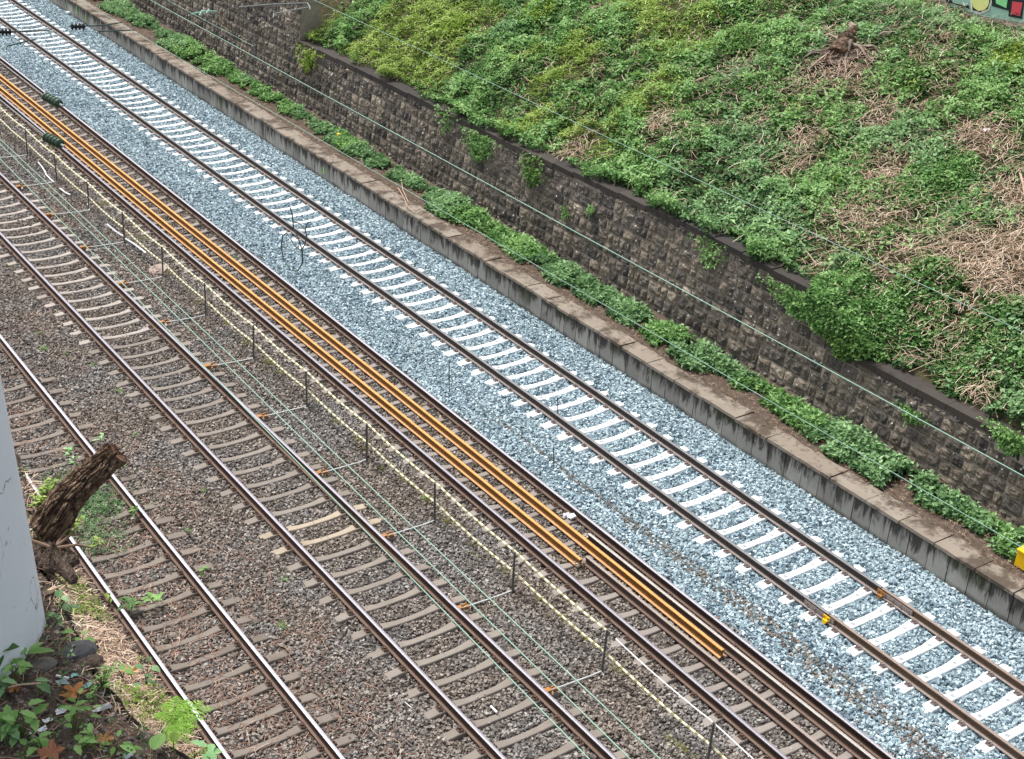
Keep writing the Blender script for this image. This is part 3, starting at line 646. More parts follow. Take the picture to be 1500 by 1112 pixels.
# hanging ivy over the wall: things, one per hanging clump
def hanging(px, py, wpx, hpx, label, n=260, mat='leafmid', group=None):
    c = atX(px, py, 23.25); o = empty('hanging_ivy', c, label, 'ivy'); sc = np.linalg.norm(c-np.array([0, 0, CH]))/FOC
    m = n if wpx > 38 else int(n*.45); yy = rng.normal(0, wpx*sc*.4, m)*(.5+rng.random(m)); dn = rng.random(m)**.8; zz = .12-dn*hpx*sc*1.05*(1-.5*np.abs(yy)/(wpx*sc)); xx = np.array([wx(c[2]+q)-c[0] for q in zz])-.05-rng.random(m)*.13
    P = np.stack([xx, yy, zz], 1); ob = scatter('foliage', tri, triF, P, rotm(m, .9), rng.uniform(.07, .13, m), np.clip(rng.normal(.75, .25, m), 0, 1), M[mat]); ob.parent = o
    s = MB()
    for i in range(6):
        y0 = random.uniform(-1, 1)*wpx*sc*.3; zl = hpx*sc*random.uniform(.5, .95); s.tube([(wx(c[2]+q)-c[0]-.05, y0+.04*math.sin(q*9), q) for q in np.linspace(.1, -zl, 6)], .005, 4)
    s.build('stem', M['twig'], o)
hanging(655, 160, 34, 42, 'thin trailing ivy on the stone wall at the left end of its near coping run', 110)
hanging(705, 200, 40, 40, 'green ivy spilling over the wall top where the coping is broken')
hanging(785, 235, 34, 48, 'dark ivy tuft hanging over the wall just left of the coping stones', 260, 'leafdark')
hanging(1045, 360, 34, 40, 'sparse ivy hanging over the coping in the middle of the wall', 150)
hanging(1180, 440, 70, 34, 'leafy bramble spilling over the end of the upper coping', 420)
hanging(1212, 448, 50, 46, 'bushy bramble covering the step in the stone wall', 620)
hanging(1245, 488, 50, 44, 'bramble tuft hanging over the start of the lower coping', 480, 'leafdark')
hanging(1345, 605, 30, 20, 'small bramble tongue over the lower coping', 120)
hanging(1490, 640, 40, 30, 'leafy bramble over the lower coping at the right edge', 260)
hanging(455, 75, 30, 34, 'yellow green herbs at the foot of the taller wall end', 260, 'leafyel')
for i, (px, py, lab) in enumerate([(835, 310, 'small weed growing from the wall face below the coping'), (870, 305, 'bright weed tuft on the wall face'), (1070, 545, 'fern tuft on the lower wall face above the wall foot plants'), (1246, 615, 'leafy weed growing out of the wall near the pale stone')]):
    hanging(px, py, 10, 14, lab, 40)

# distinct bushes on the slope
def bush(px, py, r, h, mat, label, n=900, name='bush'):
    c = onslope(px, py); c[2] = float(slz(c[0], c[1])); o = empty(name, c, label, 'bush'); th = rng.uniform(0, 2*np.pi, n); rr = np.sqrt(rng.random(n))*r
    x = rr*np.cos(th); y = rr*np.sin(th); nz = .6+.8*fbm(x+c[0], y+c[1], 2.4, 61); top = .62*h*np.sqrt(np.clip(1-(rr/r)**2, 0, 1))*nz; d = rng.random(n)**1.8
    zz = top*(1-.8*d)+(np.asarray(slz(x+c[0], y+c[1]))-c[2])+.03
    tt = np.clip(.75*(1-d)+.5*(nz-1)+rng.normal(0, .14, n), 0, 1)  # inner leaves coloured darker as painted shade within the bush
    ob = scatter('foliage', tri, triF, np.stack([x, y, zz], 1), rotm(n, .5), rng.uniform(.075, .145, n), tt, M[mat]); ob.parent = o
    s = MB()
    for i in range(7):
        a = random.uniform(0, 6.28); q = random.uniform(.3, .7)*r; s.tube([(0, 0, -.1), (math.cos(a)*q*.5, math.sin(a)*q*.5, h*.35), (math.cos(a)*q, math.sin(a)*q, h*.5+.5*math.cos(a)*q)], [.014, .01, .006], 5)
    s.build('stem', M['twig'], o)
bush(1372, 272, 1.0, .62, 'leafmid', 'rounded leafy bush in the dry area, beneath the white scrap', 1500)
bush(1420, 318, .8, .4, 'leafcool', 'low bluish bush below the rounded leafy bush', 700)
bush(1235, 265, .45, .35, 'leafmid', 'small bright bush surrounded by dry stalks', 300)
bush(1230, 240, .35, .3, 'leafmid', 'tiny upright bush just above the small bright bush', 220)
bush(738, 58, .55, .6, 'leafcool', 'dark blue green shrub near the top of the slope', 700)
bush(790, 25, .7, .6, 'leafyel', 'tall yellow green herb clump at the top of the slope', 800)
bush(670, 45, .6, .5, 'leafyel', 'yellow green herb clump left of the dark shrub', 700)
bush(1090, 70, .8, .5, 'leafdark', 'deep green bramble mound left of the tree stump', 900)
bush(1485, 100, .9, .6, 'leafyel', 'bright green shrub at the right edge below the painted wall', 1000)
bush(1330, 115, .9, .4, 'leafdark', 'dark green bramble mound right of the tree stump', 900)
bush(1430, 300, .3, .35, 'leafyel', 'yellowish sprig in the middle of the dry slope', 160)
bush(1330, 70, .7, .4, 'leafdark', 'dark bramble hedge in front of the left end of the painted wall', 1100)
bush(1440, 62, .8, .35, 'leafdark', 'dark bramble hedge in front of the painted lettering', 1300)
bush(1345, 450, .9, .45, 'leafmid', 'broad bramble mound above the step of the wall', 1300)
bush(1290, 480, .8, .45, 'leafmid', 'bramble mound directly over the lower coping start', 1200)
bush(1440, 520, .9, .4, 'leafmid', 'bramble mound above the lower coping near the right edge', 1300)

bush(1232, 432, .75, .5, 'leafmid', 'bramble bush filling the notch above the wall step', 1500)
bush(1268, 478, .6, .5, 'leafmid', 'small bramble bush just right of the notch bush', 900)
# tree stump with roots on the slope
c = onslope(1243, 72); o = empty('tree_stump', c, 'grey broken tree stump with exposed roots high on the slope', 'tree stump')
def jagged(pts, R, mat, name, seed, n=14, sub=5):
    r_ = random.Random(seed); P_ = [np.array(p, float) for p in pts]; fp = []; fr = []
    for i in range(len(P_)-1):
        for t in np.linspace(0, 1, sub, endpoint=False): fp.append(P_[i]*(1-t)+P_[i+1]*t); fr.append((R[i]*(1-t)+R[i+1]*t)*r_.uniform(.8, 1.2))
    fp.append(P_[-1]); fr.append(R[-1]); b = MB(); b.tube(fp, fr, n); b.V = [tuple(q+r_.uniform(-.012, .012) for q in v) for v in b.V]; b.T = [r_.random()*.9 for _ in b.V]; b.build(name, mat, o)
pale = plain('weathered_grey_root', (.27, .215, .175), .9, 0, .6)
b = MB(); V = [(-.25, 0, .1)]
for k in range(22): t = 2*math.pi*k/22; r_ = random.uniform(.45, .75); vx, vy = -.25+r_*math.cos(t), r_*1.1*math.sin(t); V.append((vx, vy, float(slz(vx+c[0], vy+c[1]))-c[2]+random.uniform(.12, .3)))
b.add(V, [(0, k+1, (k+1) % 22+1) for k in range(22)]); b.build('earth_hollow', M['soil'], o)
jagged([(-.45, -.1, -.1), (-.2, 0, .15), (.1, .1, .3), (.3, .15, .5)], [.34, .28, .2, .13], M['bark'], 'trunk', 3)
jagged([(.28, .14, .48), (.36, .4, .55)], [.14, .08], pale, 'broken_top', 4)
for i in range(24):
    a_ = random.uniform(math.pi*.6, math.pi*1.7); L = random.uniform(.6, 1.5); pts = [(random.uniform(-.35, .1), random.uniform(-.25, .25), random.uniform(.0, .35))]
    for k in range(1, 4):
        a_ += random.uniform(-.4, .4); q = pts[-1]; nx_, ny_ = q[0]+math.cos(a_)*L/3, q[1]+math.sin(a_)*L/3
        pts.append((nx_, ny_, float(slz(nx_+c[0], ny_+c[1]))-c[2]+random.uniform(.08, .35)))
    jagged(pts, [.055, .04, .025, .01], pale if i % 3 else M['bark'], 'root', i, 6, 2)
# second stump hint near the top and the dry branch
c = onslope(1325, 18); o = empty('root_clump', c, 'clump of grey roots at the left end of the painted wall', 'roots'); b = MB()
for i in range(9):
    a = random.uniform(0, 6.28); b.tube([(0, 0, .1), (math.cos(a)*.3, math.sin(a)*.3, .25+.1*math.cos(a)), (math.cos(a)*.6, math.sin(a)*.6, .3*math.cos(a)+.1)], [.05, .03, .015], 6, .7)
b.build('roots', pale, o)
for (p0, p1, lab) in (((1420, 434), (1490, 417), 'pale dry branch lying in the straw at the right edge'), ((1350, 408), (1470, 395), 'thin dry branch lying across the straw above the pale branch'), ((1490, 255), (1500, 310), 'upright dry stalk at the right edge of the slope'), ((1265, 258), (1275, 270), 'short pale stick in the middle of the dry slope')):
    A = onslope(*p0); B_ = onslope(*p1); b = MB(); mid = (A+B_)/2+np.array([0, 0, .12]); b.tube([np.zeros(3)+[0, 0, .15], mid-A+[0, 0, .12], B_-A+[0, 0, .2]], [.03, .026, .012], 6)
    oo = b.build('dry_branch', M['straw']); oo.location = tuple(A); tag(oo, lab, 'branch')
def scrap(px, py, s, mat, label, surf='slope', name='litter_scrap', z=0):
    c = onslope(px, py) if surf == 'slope' else at(px, py, z); b = MB(); V = []; q = 5
    for i in range(q):
        for k in range(q): V.append(((i/(q-1)-.5)*s*random.uniform(.8, 1.2), (k/(q-1)-.5)*s*random.uniform(.6, 1.0), random.uniform(0, s*.5)+(.16 if surf == 'slope' else .02)))
    b.add(V, [(i*q+k, i*q+k+1, (i+1)*q+k+1, (i+1)*q+k) for i in range(q-1) for k in range(q-1)]); o = b.build(name, mat); o.location = tuple(c); tag(o, label, 'litter'); return o
scrap(1442, 202, .2, M['white'], 'crumpled white scrap on the slope above the rounded bush'); scrap(1445, 97, .22, M['white'], 'white scrap in the grass below the painted wall'); scrap(897, 56, .12, plain('pale_blue', (.5, .6, .9)), 'small pale blue scrap high on the slope')
scrap(926, 78, .1, M['white'], 'tiny white scrap right of the pale blue scrap'); scrap(1182, 178, .12, plain('blue_scrap', (.3, .45, .6)), 'bluish scrap among the dry stalks'); scrap(1222, 145, .12, M['white'], 'small whitish scrap below the tree stump')

# painted wall at the top right
root = empty('painted_wall', (33.0, 24, 7.0), 'pale rendered wall with green, yellow and red graffiti at the top right corner', 'wall')
b = MB(); b.box((0, -24, -.3), (.4, 22.5, 3.2)); b.build('wall_body', M['render'], root)
def spray(pts, mat, lift, name='graffiti'):
    """flat painted shape; pts are photo positions carried onto the wall plane"""
    V = [atX(x, y, 33.0-lift)-np.array([33.0, 24, 7.0]) for x, y in pts]; b = MB(); b.add(V, [tuple(range(len(V)))]); return b.build(name, mat, root)
spray([(1395, -14), (1500, -14), (1525, -14), (1525, 38), (1440, 24), (1392, 14)], M['gmint'], .004)
circ = [(1436+13*math.cos(t), 1+15*math.sin(t)) for t in np.linspace(0, 6.28, 20)[:-1]]
spray([(1421, -14), (1422, 17), (1436, 21), (1448, 16), (1454, 0), (1452, -14)], M['gwhite'], .012); spray([(1423, -14), (1424, 15), (1436, 18), (1447, 13), (1451, 0), (1450, -14)], M['gblack'], .018); spray(circ, M['gyel'], .024)
spray([(1452, -14), (1453, 9), (1478, 16), (1481, -14)], M['gblack'], .012); spray([(1457, -14), (1459, 5), (1474, 12), (1478, -14)], M['ggreen'], .018)
spray([(1479, -2), (1477, 24), (1497, 28), (1501, 0)], M['gblack'], .012); spray([(1483, 2), (1481, 20), (1494, 24), (1498, 4)], M['gred'], .018); spray([(1486, 18), (1488, 20), (1494, 22), (1490, 19)], M['gblack'], .024)
spray([(1386, -8), (1386, 3), (1420, 13), (1420, 9), (1392, 0), (1392, -8)], M['gblack'], .012); spray([(1394, 0), (1396, 4), (1415, 9), (1419, 5), (1416, 0), (1413, 1), (1414, 5), (1400, 1)], M['gmint'], .016)
spray([(1504, -10), (1504, 30), (1520, 34), (1522, -10)], M['ggreen'], .018)
# painted letters on the coping course near the right edge
root2 = empty('painted_stone', atX(1475, 668, 23.15), 'pale painted stone with dark scribble in the wall below the lower coping', 'painted stone')
o0 = np.array(root2.location)
def patch(pts, mat, X, name):
    V = [atX(x, y, X)-o0 for x, y in pts]; b = MB(); b.add(V, [tuple(range(len(V)))]); b.build(name, mat, root2)
patch([(1458, 642), (1476, 651), (1475, 668), (1456, 658)], plain('pale_stone', (.34, .3, .25), .9), 23.12, 'paint_patch'); patch([(1480, 653), (1500, 663), (1500, 683), (1478, 670)], plain('pale_stone_b', (.3, .26, .22), .9), 23.12, 'paint_patch')
for q in ([(1461, 648), (1464, 650), (1463, 659), (1460, 657)], [(1467, 650), (1470, 652), (1473, 662), (1470, 661)], [(1484, 658), (1487, 659), (1486, 671), (1483, 669)], [(1489, 660), (1494, 663), (1492, 676), (1489, 674)]): patch(q, M['gblack'], 23.112, 'scribble')

# ------------------------------------------------------------------ tape barrier
ys = [12.0+2.72*k for k in range(-1, 13)]; first = None
for i, y in enumerate(ys):
    if first is None:
        o = empty('barrier_post', (13.38, y, -.2), 'thin dark steel barrier post with arm clamped to the polished rail', 'barrier post', 'posts of the tape barrier')
        b = MB(); b.tube([(0, 0, -.05), (0, 0, .12), (0, 0, .94)], .022, 8); b.build('post', M['postdark'], o)
        b = MB(); b.tube([(0, 0, .06), (-.25, 0, .05), (-1.16, 0, .08)], .016, 8); b.build('arm', plain('light_steel_arm', (.55, .58, .57), .5, .2), o)
        b = MB(); b.box((-1.27, -.05, .02), (-1.12, .05, .13)); b.tube([(-1.1, 0, .13), (-1.02, .0, .16)], .02, 6); b.box((-1.05, -.03, .03), (-.96, .03, .09)); b.build('rail_clamp', M['orangeclamp'], o)
        for z in (.46, .90): b = MB(); b.tube([(-.035, 0, z), (.03, 0, z), (.05, 0, z+.035)], .009, 5); b.build('tape_hook', M['galv'], o)
        first = o
    else:
        o = first.copy(); COL.objects.link(o); o.location.y = y
        for ch in first.children: q = ch.copy(); COL.objects.link(q); q.parent = o
    o.rotation_euler = (random.uniform(-.03, .03), random.uniform(-.02, .02), random.uniform(-.02, .02))
def tape(name, z, ya, yb, mat, label, r=.016, sag=.05, cat='barrier tape'):
    b = MB(); pts = []
    for y in np.arange(ya, yb, .34):
        t = ((y-12.0) % 2.72)/2.72; pts.append((13.41, y-ya, z-4*sag*t*(1-t)))
    b.tube(pts, r*1.35, 6); o = b.build(name, mat); o.location = (0, ya, -.2); tag(o, label, cat)
tape('barrier_tape', .91, 14.72, 52, M['tape'], 'upper yellow and white striped tape strung along the barrier posts')
tape('barrier_tape', .46, 6, 52, M['tape'], 'lower yellow and white striped tape strung along the barrier posts')
tape('white_cord', .91, 6, 14.71, M['whitecord'], 'plain thin white cord continuing the upper tape at the near end', .009, cat='cord')

# ------------------------------------------------------------------ overhead line
def wire(a, bb, r, mat, label, sag=0., n=24):
    a = np.array(a); bb = np.array(bb); b = MB(); pts = []
    for t in np.linspace(0, 1, n): p = (bb-a)*t; p[2] -= sag*4*t*(1-t); pts.append(p)
    b.tube(pts, r, 5); o = b.build('overhead_wire', mat); o.location = tuple(a); tag(o, label, 'overhead wire')
def ext(px1, py1, px2, py2, z, ya, yb):
    A = at(px1, py1, z); B = at(px2, py2, z); d = (B-A)/(B[1]-A[1]); return A+d*(ya-A[1]), A+d*(yb-A[1])
def W(px1, py1, px2, py2, z, ya, yb, r, mat, label): A, B = ext(px1, py1, px2, py2, z, ya, yb); wire(A, B, r, mat, label)
W(893, 367, 1500, 698, 4.9, 3, 70, .0105, M['wire'], 'thick green overhead wire crossing the middle of the stone wall')
W(667, 97, 1500, 487, 6.48, 3, 60, .0065, M['wire'], 'thin pale wire crossing the green slope')
W(500, 223, 1390, 740, 5.3, 2, 60, .006, M['wire'], 'thin wire running along the plants at the wall foot')
W(1000, 822, 1373, 1112, 5.3, 2, 20, .006, M['wiredark'], 'thin dark wire crossing the lower pale ballast')
W(177, 370, 967, 1112, 5.3, 2, 42, .0085, M['wire'], 'rightmost green wire over the brown ballast beside the barrier')
W(163, 370, 923, 1112, 5.3, 2, 42, .0085, M['wire'], 'green wire next to the rightmost one over the brown ballast')
W(387, 627, 863, 1112, 5.3, 2, 40, .0085, M['wire'], 'green wire crossing the right rail of the polished track')
W(250, 3, 370, 67, 6.0, at(372, 68, 6.0)[1], 60, .006, M['wire'], 'thin messenger wire meeting the thick wire at the upper left')
# looped jumper cable
def pxpath(pts, z0):
    """loop drawn in a vertical plane along the wire"""
    c = at(*pts[0], z0); return [atX(x, y, c[0]) for x, y in pts]
root = empty('jumper_cable', at(430, 397, 5.3), 'dangling dark looped jumper cable hanging from the overhead wire over the new track', 'cable'); o0 = np.array(root.location)
for nm, pts in (('loop', [(428, 396), (436, 397), (443, 385), (443, 368), (438, 352), (430, 335), (428, 315), (425, 304)]), ('loop', [(425, 394), (415, 380), (412, 360), (414, 345), (420, 341), (426, 350), (432, 360), (441, 367), (447, 358), (449, 345), (447, 335), (438, 327), (430, 325)]), ('hook', [(447, 336), (451, 326), (455, 325)])):
    b = MB(); V = [atX(x, y, o0[0])-o0 for x, y in pts]; fine = []
    for i in range(len(V)-1): fine += [V[i]*(1-t)+V[i+1]*t for t in (0, .5)]
    fine.append(V[-1]); b.tube(fine, .012, 5); b.build(nm, M['wiredark'], root)
for (px, y0, y1, lab) in ((658, 530, 574, 'short vertical dropper above the pale ballast left of the white sleepers'), (811, 656, 680, 'short dark dropper near the foot of the new left rail'), (817, 583, 605, 'short dark dropper above a white sleeper')):
    A = at(px, y1, 5.3); B = atX(px, y0, A[0]); b = MB(); b.tube([(0, 0, 0), B-A], .008, 5); o = b.build('dropper', M['wiredark']); o.location = tuple(A); tag(o, lab, 'dropper')
# insulators
def insulator(p0, p1, r, label, mat, n=5, name='insulator', group=None):
    p0 = np.array(p0); p1 = np.array(p1); o = empty(name, p0, label, 'insulator', group); d = p1-p0; pts = []; R = []
    for i in range(n):
        for t, q in ((.1, .45), (.35, 1.), (.6, .9), (.85, .45)): pts.append(d*((i+t)/n)); R.append(r*q)
    b = MB(); b.tube(pts, R, 12); b.build('sheds', mat, o, True); c = MB(); c.tube([-d*.18, d*1.18], r*.22, 6); c.build('rod', M['galv'], o)
insulator(at(66, 141, 5.3), at(88, 153, 5.3), .115, 'dark green ribbed insulator over the pale ballast edge at the upper left', M['glassins']); insulator(at(67, 200, 5.3), at(90, 212, 5.3), .115, 'dark green ribbed insulator hanging over the polished rail beside the orange rails', M['glassins'])
W(-60, 78, 66, 141, 5.3, at(66, 141, 5.3)[1]-.0, 45, .008, M['wiredark'], 'dark wire leading up to the insulator at the pale ballast edge') if False else None
for (p, q, lab) in (((0, 90), (66, 141), 'wire from the upper left corner to the insulator at the ballast edge'), ((0, 146), (67, 200), 'wire from the left edge to the insulator beside the orange rails')):
    A = at(*p, 5.3); B = at(*q, 5.3); wire(A+(A-B)*.4, B, .009, M['galv'], lab)
def frame_arm(label, segs, z, ins=None, matn='wiredark', r=.02):
    p0 = at(*segs[0][0], z); o = empty('registration_arm', p0, label, 'catenary arm')
    for s in segs:
        b = MB(); b.tube([at(x, y, z)-p0 if len(t) == 0 else at(x, y, z)-p0+np.array([0, 0, t[0]]) for x, y, *t in s], r, 6); b.build('tube', M[matn], o)
    if ins:
        A = at(*ins[0], z)-p0; B = at(*ins[1], z)-p0; pts = []; R = []
        for i in range(4):
            for t, q in ((.1, .35), (.4, 1.), (.6, 1.), (.9, .35)): pts.append(A+(B-A)*((i+t)/4)); R.append(.11*q)
        b = MB(); b.tube(pts, R, 12); b.build('insulator_sheds', M['blackins'], o, True)
frame_arm('catenary arm with black ribbed insulator above the white sleepers at the upper left', [[(102, 38), (126, 38), (140, 38)], [(126, 38), (152, 37), (178, 33)], [(142, 49), (144, 46), (170, 45), (197, 44)]], 5.3, ((103, 39), (125, 39)))
frame_arm('thin dark catenary arm with drooping hook crossing the new track at the upper left', [[(-20, 47), (0, 47), (30, 46), (72, 45)], [(72, 44), (76, 55)], [(9, 72), (10, 68), (40, 60), (52, 58)]], 5.3, ((-4, 47), (17, 47)))
frame_arm('pale catenary arm crossing the stone wall end at the top', [[(350, 10), (400, 6), (450, 4)], [(450, 4), (454, 10), (454, 14)], [(400, 26), (401, 20), (454, 10)]], 6.3, None, 'galv', .012)
frame_arm('small green bracket on the thick wire at the upper left', [[(280, 21), (300, 17), (317, 17)], [(292, 23), (296, 16)], [(302, 20), (306, 14)]], 5.6, None, 'wire', .03)

# ------------------------------------------------------------------ small things along the tracks
def path_thing(name, pts, z, r, mat, label, cat):
    P0 = at(*pts[0], z); b = MB(); b.tube([at(x, y, z)-P0+np.array([0, 0, random.uniform(0, .02)]) for x, y in pts], r, 6); o = b.build(name, mat); o.location = tuple(P0); tag(o, label, cat)
path_thing('cable_end', [(56, 238), (61, 244), (66, 252), (68, 257), (74, 263), (79, 267)], -.12, .022, M['whitecord'], 'white curled cable piece beside the second barrier post', 'cable')
path_thing('plastic_strip', [(157, 329), (168, 338), (176, 344), (182, 347)], -.15, .028, M['white'], 'white strip lying left of the barrier post above the stone plate', 'plastic strip'); path_thing('plastic_strip', [(184, 350), (196, 358), (203, 363), (214, 371)], -.15, .026, M['white'], 'white strip lying just above the brown stone plate', 'plastic strip')
path_thing('plastic_strip', [(88, 277), (97, 283), (103, 286)], -.12, .022, M['whitecord'], 'short white strip at the foot of the third barrier post', 'plastic strip')
path_thing('cable_end', [(128, 299), (131, 303), (131, 309)], -.12, .02, M['whitecord'], 'small white hooked cable end at a barrier post', 'cable')
path_thing('thin_cable', [(590, 1025), (597, 1033), (603, 1038)], -.2, .008, M['whitecord'], 'short pale wire curl on the brown ballast at the bottom', 'cable')
path_thing('thin_stick', [(605, 1078), (616, 1092)], -.2, .014, M['straw'], 'pale straight stick on the ballast near the bottom edge', 'stick'); path_thing('thin_stick', [(719, 1035), (728, 1045)], -.2, .02, M['white'], 'short white stick between two sleepers near the bottom', 'stick')
c = at(229, 394, -.2); b = MB(); V = [at(x, y, -.2)-c for x, y in ((216, 398), (226, 390), (243, 388), (248, 392), (238, 403), (221, 403))]; b.add([v for v in V]+[v+np.array([0, 0, .05]) for v in V], [(6, 7, 8, 9, 10, 11)[::-1]]+[(i, (i+1) % 6, (i+1) % 6+6, i+6) for i in range(6)]); o = b.build('stone_plate', M['plate']); o.location = tuple(c); tag(o, 'flat brownish stone plate at the foot of a barrier post', 'stone plate')
def rubble(px, py, s, lab, mat='slpale', z=-.15):
    c = at(px, py, z); b = MB()
    for i in range(5):
        q = cube*np.array([s, s*.7, s*.5])*random.uniform(.5, 1)+np.array([random.uniform(-s, s)*.6, random.uniform(-s, s)*.6, 0]); q += rng.uniform(-.15, .15, (8, 3))*s; b.add(q, cubeF)
    o = b.build('broken_concrete', M[mat]); o.location = tuple(c); tag(o, lab, 'rubble')
rubble(832, 758, .16, 'broken pale concrete lump beside the longer orange rail', 'slnew'); rubble(849, 824, .12, 'broken concrete lump at the end of the shorter orange rail'); rubble(863, 786, .08, 'small concrete chunk where the bright headed loose rail begins')
rubble(100, 18, .12, 'white lump at the foot of the kerb wall at the upper left', 'slnew')
# yellow box at the right edge
c = atX(1494, 826, 21.9); o = empty('marker_box', (21.95, c[1], kz), 'bright yellow box standing on the kerb soil at the right edge', 'box'); b = MB(); b.box((-.2, -.28, 0), (.2, .1, .34)); b.build('box_body', M['yellow'], o); b = MB(); b.box((-.22, -.3, .342), (.22, .12, .37)); b.build('lid', M['yellow'], o)
o.location = (21.95, at(1488, 826, .42)[1]-.1, kz)
c = atX(496, 203, 22.3); b = MB(); b.box((-.04, -.05, -.1), (.04, .05, .14)); b.box((-.045, -.055, .142), (.045, .055, .17)); o = b.build('marker_tag', M['yellow']); o.location = tuple(c); tag(o, 'small yellow marker tag among the plants at the wall foot', 'marker')
for px, py, h, lab in ((113, 20, .3, 'thin green paint streak on the far end of the kerb wall'), (126, 32, .3, 'bright green paint mark beside the dark gap of the kerb wall'), (474, 255, .22, 'faint green paint drip on the kerb wall')):
    c = atX(px, py, 20.985); b = MB(); b.add([(0, -.05, 0), (0, .04, 0), (0, .03, h), (0, -.02, h*1.1)], [(0, 1, 2, 3)]); o = b.build('paint_mark', M['greenpaint']); o.location = tuple(c); tag(o, lab, 'paint mark')

# twigs trailing over the kerb
for pts, lab in ((((583, 275), (592, 290), (596, 302), (608, 311), (614, 306)), 'thin bare vine trailing onto the kerb slabs'), (((588, 262), (590, 278), (598, 296)), 'short brown twig hanging beside the bare vine')):
    c = at(*pts[0], .6); b = MB(); b.tube([at(x, y, .5)-c for x, y in pts], .012, 5); o = b.build('trailing_vine', M['straw']); o.location = tuple(c); tag(o, lab, 'vine')

# moss and weeds
def weeds(name, spots, mat, lab, tpl=narrow, size=(.02, .05), zf=None, dens=900):
    Ps = []
    for px, py, rpx, k in spots:
        c = at(px, py, -.2); s = np.linalg.norm(c-np.array([0, 0, CH]))/FOC; r = rpx*s; m = int(dens*r*r*k)+12; th = rng.uniform(0, 6.28, m); rr = np.abs(rng.normal(0, .5, m))*r
        x = c[0]+rr*np.cos(th); y = c[1]+rr*np.sin(th)*1.6; z = bedz(x, y)+.03+rng.random(m)*.05*k; Ps.append(np.stack([x, y, z], 1))
    P = np.concatenate(Ps); return tag(scatter(name, tpl, triF, P, rotm(len(P), .5), rng.uniform(*size, len(P)), rng.random(len(P)), M[mat]), lab, 'weeds', kind='stuff')
weeds('yellow_moss', [(560, 690, 14, 1), (590, 705, 12, .8), (655, 765, 14, .8), (740, 840, 14, .8), (860, 940, 14, .8), (905, 985, 14, .8), (110, 255, 12, .8), (150, 300, 12, .8), (210, 350, 12, .8), (250, 400, 12, .7), (360, 505, 12, 1), (490, 620, 12, .9), (395, 535, 14, 1.5), (408, 548, 10, 1), (450, 590, 8, .6), (525, 648, 14, 1.2), (535, 660, 12, 1), (625, 733, 16, 1), (690, 800, 14, .6), (820, 905, 16, .7), (790, 880, 12, .5), (60, 200, 12, .8), (75, 215, 14, 1), (700, 820, 14, .5), (1000, 1100, 18, 1), (980, 1085, 12, .6), (15, 390, 10, .8), (290, 448, 8, .6), (330, 475, 10, .6), (345, 490, 8, .6), (1132, 980, 6, 1)], 'mossy', 'yellow green moss patches along the tape barrier')
weeds('small_weeds', [(65, 515, 9, 1.6), (175, 575, 6, .8), (55, 490, 6, .6), (135, 535, 6, .5), (415, 920, 12, 1), (415, 850, 12, .6), (622, 732, 8, 1), (480, 700, 5, .6), (95, 520, 5, .6), (195, 640, 8, .6), (345, 375, 5, .4), (695, 634, 6, 2.5), (275, 780, 5, .6), (300, 720, 6, .4)], 'fresh', 'scattered small green weeds between the tracks')
n = 20000; P = np.stack([rng.uniform(5.2, 9.9, n), rng.uniform(12, 34, n), np.zeros(n)], 1); P = P[inframe(P, 20)]; dd = np.clip(np.interp(P[:, 0], [5.2, 6.7, 8.8, 9.9], [1, .55, .35, .1]), 0, 1)*np.interp(P[:, 1], [20, 30], [1, .3]); P = P[rng.random(len(P)) < dd]; P[:, 2] = bedz(P[:, 0], P[:, 1])+.035
a_ = N('reddish_stalk'); M['redstraw'] = a_.out(a_.ramp(a_.attr('tint'), [(0, (.1, .05, .035)), (.6, (.30, .17, .12)), (1, (.55, .4, .3))]), .85)
straws('track_debris', P, 'reddish dry stalks strewn over the left track', (.08, .35), .004, .05, .1, 'redstraw', .5, 'debris')
n = 16000; P = np.stack([rng.uniform(5.0, 6.72, n), rng.uniform(13, 28, n), np.zeros(n)], 1); P = P[inframe(P, 30)]; P[:, 2] = bedz(P[:, 0], P[:, 1])+.03
straws('dry_grass', P[:6500], 'pale dry grass between the leftmost rail and the soil ledge', (.1, .42), .006, .12, .3, 'straw', .4, 'dry grass')
n = 14000; P = np.stack([rng.uniform(5.0, 6.75, n), rng.uniform(13, 28, n), np.zeros(n)], 1); P = P[inframe(P, 30)]; g_ = fbm(P[:, 0], P[:, 1], 1.6, 71); P = P[(g_ > .45) & (rng.random(len(P)) < .75)]; P[:, 2] = bedz(P[:, 0], P[:, 1])+.05+.1*rng.random(len(P))
tag(scatter('verge_weeds', tri, triF, P, rotm(len(P), .5), rng.uniform(.03, .06, len(P)), rng.random(len(P)), M['leafyel']), 'yellow green weeds in the dry grass beside the leftmost rail', 'weeds', kind='stuff')
n = 4000; P = np.concatenate([np.stack([rng.normal(at(px, py, -.2)[0], .28, m), rng.normal(at(px, py, -.2)[1], .3, m), np.zeros(m)], 1) for px, py, m in ((140, 740, 500), (150, 725, 250), (130, 765, 220), (150, 790, 160), (120, 800, 160), (85, 700, 120))]); P[:, 2] = bedz(P[:, 0], P[:, 1])+.05+.05*rng.random(len(P))
tag(scatter('creeping_ivy', tri, triF, P, rotm(len(P), .4), rng.uniform(.03, .05, len(P)), rng.random(len(P)), M['leafcool']), 'creeping green ground cover between the left rails under the log', 'ground cover', kind='stuff')

